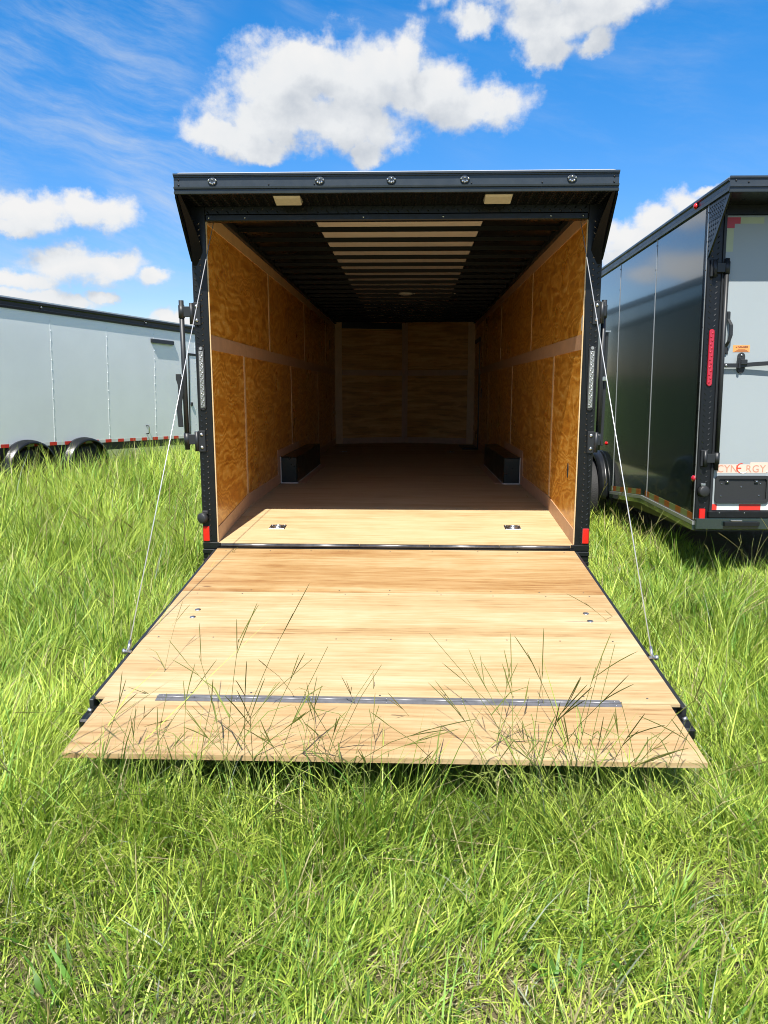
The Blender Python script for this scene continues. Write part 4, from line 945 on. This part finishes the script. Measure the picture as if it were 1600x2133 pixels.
    hh[(np.abs(ux) < 1.30) & (uy > R3 - .012)] *= .8
    gg = np.clip(.45 + .3 * vnoise(ux, uy, 3, 3.1) + rng.normal(0, .3, n), 0, 1)[:, None]
    cc = (c0 * (1 - gg) + c1 * gg) * rng.uniform(.75, 1.25, (n, 1))
    straw = rng.uniform(0, 1, n) < (.22 + .16 * np.clip(vnoise(ux, uy, 41, 5.0), -1, 1)); cc[straw] = np.array([.52, .45, .26]) * rng.uniform(.45, 1.1, (straw.sum(), 1))
    ln = np.clip(np.abs(rng.normal(.45, .5, n)), 0, 1.45); ln[straw] = rng.uniform(.9, 1.45, straw.sum())
    me = blade_mesh('low_grass', ux, uy, hh, ww, rng.uniform(0, 6.28, n), ln, np.abs(rng.normal(.5, .5, n)), cc, rng.normal(0, .9, n), seg=2)
    me.materials.append(GM); o = bpy.data.objects.new('low_grass', me); COL.objects.link(o)
    o['kind'] = 'stuff'; o['label'] = 'short tangled turf and straw between the taller grass tufts'; o['category'] = 'grass'
    print('low', n)
make_grass()

# low broad-leaved weeds mixed in the turf
def make_weeds():
    tx, ty = scatter(lambda r: 16 if r < 4 else 9, 1.3, 8.5, .55, .3); ok = grass_allowed(tx, ty, .03); tx, ty = tx[ok], ty[ok]
    n = rng.integers(5, 12, len(tx)); i = np.repeat(np.arange(len(tx)), n); N = len(i)
    x = tx[i] + rng.normal(0, .04, N); y = ty[i] + rng.normal(0, .04, N)
    h = rng.uniform(.06, .17, N); w = rng.uniform(.012, .026, N); ang = rng.uniform(0, 6.28, N)
    col = np.array([.085, .20, .028]) * rng.uniform(.7, 1.35, (N, 1))
    me = blade_mesh('weeds', x, y, h, w, ang, rng.uniform(.1, .7, N), rng.uniform(.4, 1.1, N), col, rng.normal(0, .4, N))
    me.materials.append(GM); o = bpy.data.objects.new('weeds', me); COL.objects.link(o); o['kind'] = 'stuff'; o['label'] = 'low broad-leaved green weeds among the grass'; o['category'] = 'weeds'
make_weeds()

# tall seeding stalks
def stalk_geo(V, F, C, root, hgt, ang, lean, r, rg, nfing, col, leaf=True):
    """stem tube (3-sided) with finger-like seed spikes at the top and a stem leaf"""
    def tube(pts, rs, c):
        b = len(V)
        for k, p in enumerate(pts):
            d = pts[min(k + 1, len(pts) - 1)] - pts[max(k - 1, 0)]; d /= np.linalg.norm(d) + 1e-9
            u = np.cross(d, (0.31, 0.17, .93)); u /= np.linalg.norm(u) + 1e-9; v = np.cross(d, u)
            for q in range(3):
                aa = 2.094 * q; V.append(p + rs[k] * (math.cos(aa) * u + math.sin(aa) * v)); C.append(c)
        for k in range(len(pts) - 1):
            for q in range(3): F.append((b + 3 * k + q, b + 3 * k + (q + 1) % 3, b + 3 * k + 3 + (q + 1) % 3, b + 3 * k + 3 + q))
    d = np.array([math.cos(ang), math.sin(ang), 0.]); up = np.array([0, 0, 1.])
    bend = rg.uniform(.05, .55); pts = []
    for k in range(6):
        t = k / 5; th = lean + bend * t; pts.append(np.array(root) + hgt * t * (d * math.sin(th) + up * math.cos(th)))
    tube(pts, [r * (1 - .35 * k / 5) for k in range(6)], col)
    top = pts[-1]; dirn = pts[-1] - pts[-2]; dirn /= np.linalg.norm(dirn)
    for f in range(nfing):
        a2 = rg.uniform(0, 6.28); sp = abs(rg.normal(.12, .25)); e = np.array([math.cos(a2), math.sin(a2), 0]); Lf = hgt * rg.uniform(.14, .30)
        st = top - dirn * hgt * rg.uniform(0, .12); v0 = dirn * math.cos(sp) + e * math.sin(sp)
        fp = [st + v0 * Lf * t + np.array([0, 0, -.25 * Lf * t * t * sp]) for t in (0, .12, .35, .6, .85, 1)]
        tube(fp, [r * .6, r * .9, r * 1.15, r * 1.15, r * 1.0, r * .4], col * np.array([.95, .85, .8]))
    if leaf:
        for q in range(rg.integers(1, 4)):
            k = rg.integers(1, 4); s0 = pts[k]; a2 = rg.uniform(0, 6.28); e = np.array([math.cos(a2), math.sin(a2), 0]); n = np.array([-e[1], e[0], 0]); Ll = hgt * rg.uniform(.25, .55); b = len(V); w = r * rg.uniform(1.3, 2.2)
            for t in (0, .35, .7, 1.0):
                c = s0 + e * Ll * t * .75 + up * Ll * (.8 * t - .75 * t * t)
                ww = w * (1 - t ** 2); V.append(c - n * ww); V.append(c + n * ww); C.append(col); C.append(col)
            for k2 in range(3): F.append((b + 2 * k2, b + 2 * k2 + 1, b + 2 * k2 + 3, b + 2 * k2 + 2))
def finish_stalks(name, V, F, C):
    me = bpy.data.meshes.new(name); me.from_pydata([tuple(v) for v in V], [], F); me.polygons.foreach_set('use_smooth', [True] * len(F))
    at = me.color_attributes.new('blade', 'FLOAT_COLOR', 'POINT'); c4 = np.ones((len(V), 4), np.float32); c4[:, :3] = np.array(C); at.data.foreach_set('color', c4.ravel())
    me.materials.append(GM); o = bpy.data.objects.new(name, me); COL.objects.link(o); return o
rg = np.random.default_rng(23)
def make_field_stalks():
    V, F, C = [], [], []
    tx, ty = scatter(lambda r: 9 if r < 3 else 15, 1.5, 14.5, .55, .3); ok = grass_allowed(tx, ty, .03) & ~shade_short(tx, ty); tx, ty = tx[ok], ty[ok]
    front = (np.abs(tx) < 1.35) & (ty > -3.1) & (ty < R3 + .2)
    for x, y, fr in zip(tx, ty, front):
        if fr and rg.uniform() < .6: continue
        dd = math.hypot(x - CAM[0], y - CAM[1])
        hgt = rg.uniform(.30, .62) * (1.15 if x < -1 and y > 0 else 1.0) * (.8 if dd < 2.6 else 1); pal = rg.uniform()
        col = np.array([.16, .20, .05]) * (1 - pal) + np.array([.30, .29, .10]) * pal
        stalk_geo(V, F, C, (x, y, float(ground_z(x, y)) - .01), hgt, rg.uniform(0, 6.28), abs(rg.normal(.12, .25)), .0013 * (1 + .10 * max(0, dd - 2.5)), rg, int(rg.integers(1, 4)), col * rg.uniform(.7, 1.1), dd < 6)
    o = finish_stalks('seeding_grass', V, F, C); o['kind'] = 'stuff'; o['label'] = 'thin seeding grass stems standing above the field'; o['category'] = 'grass'
make_field_stalks()
# the ones one can tell apart against the pale ramp
spots = []
for cx_, n, spread in ((-.98, 5, .10), (-.72, 11, .10), (-.47, 14, .09), (-.22, 12, .08), (.02, 6, .08), (.28, 5, .07), (.52, 16, .08), (.72, 12, .08), (.95, 9, .09), (1.12, 3, .05)):
    for k in range(n): spots.append((cx_ + rg.normal(0, spread), R3 - .03 - abs(rg.normal(0, .10))))
for x, y in spots:
    V, F, C = [], [], []
    tallspot = min(abs(x + .52), abs(x - .60)) < .17; hgt = float(np.clip(rg.normal(.52, .11), .32, .66) if not tallspot or rg.uniform() < .5 else rg.uniform(.60, .88)); col = np.array([.19, .235, .055]) * rg.uniform(.6, 1.3)
    stalk_geo(V, F, C, (0, 0, -.01), hgt, rg.uniform(0, 6.28), abs(rg.normal(.10, .16)), .0016, rg, int(rg.integers(0, 4)), col)
    o = finish_stalks('grass_stalk', V, F, C); o.location = (x, y, float(ground_z(x, y)))
    o['label'] = 'tall thin seeding grass stalk standing up in front of the pale ramp'; o['category'] = 'grass stalk'; o['group'] = 'seeding stalks in front of the ramp'
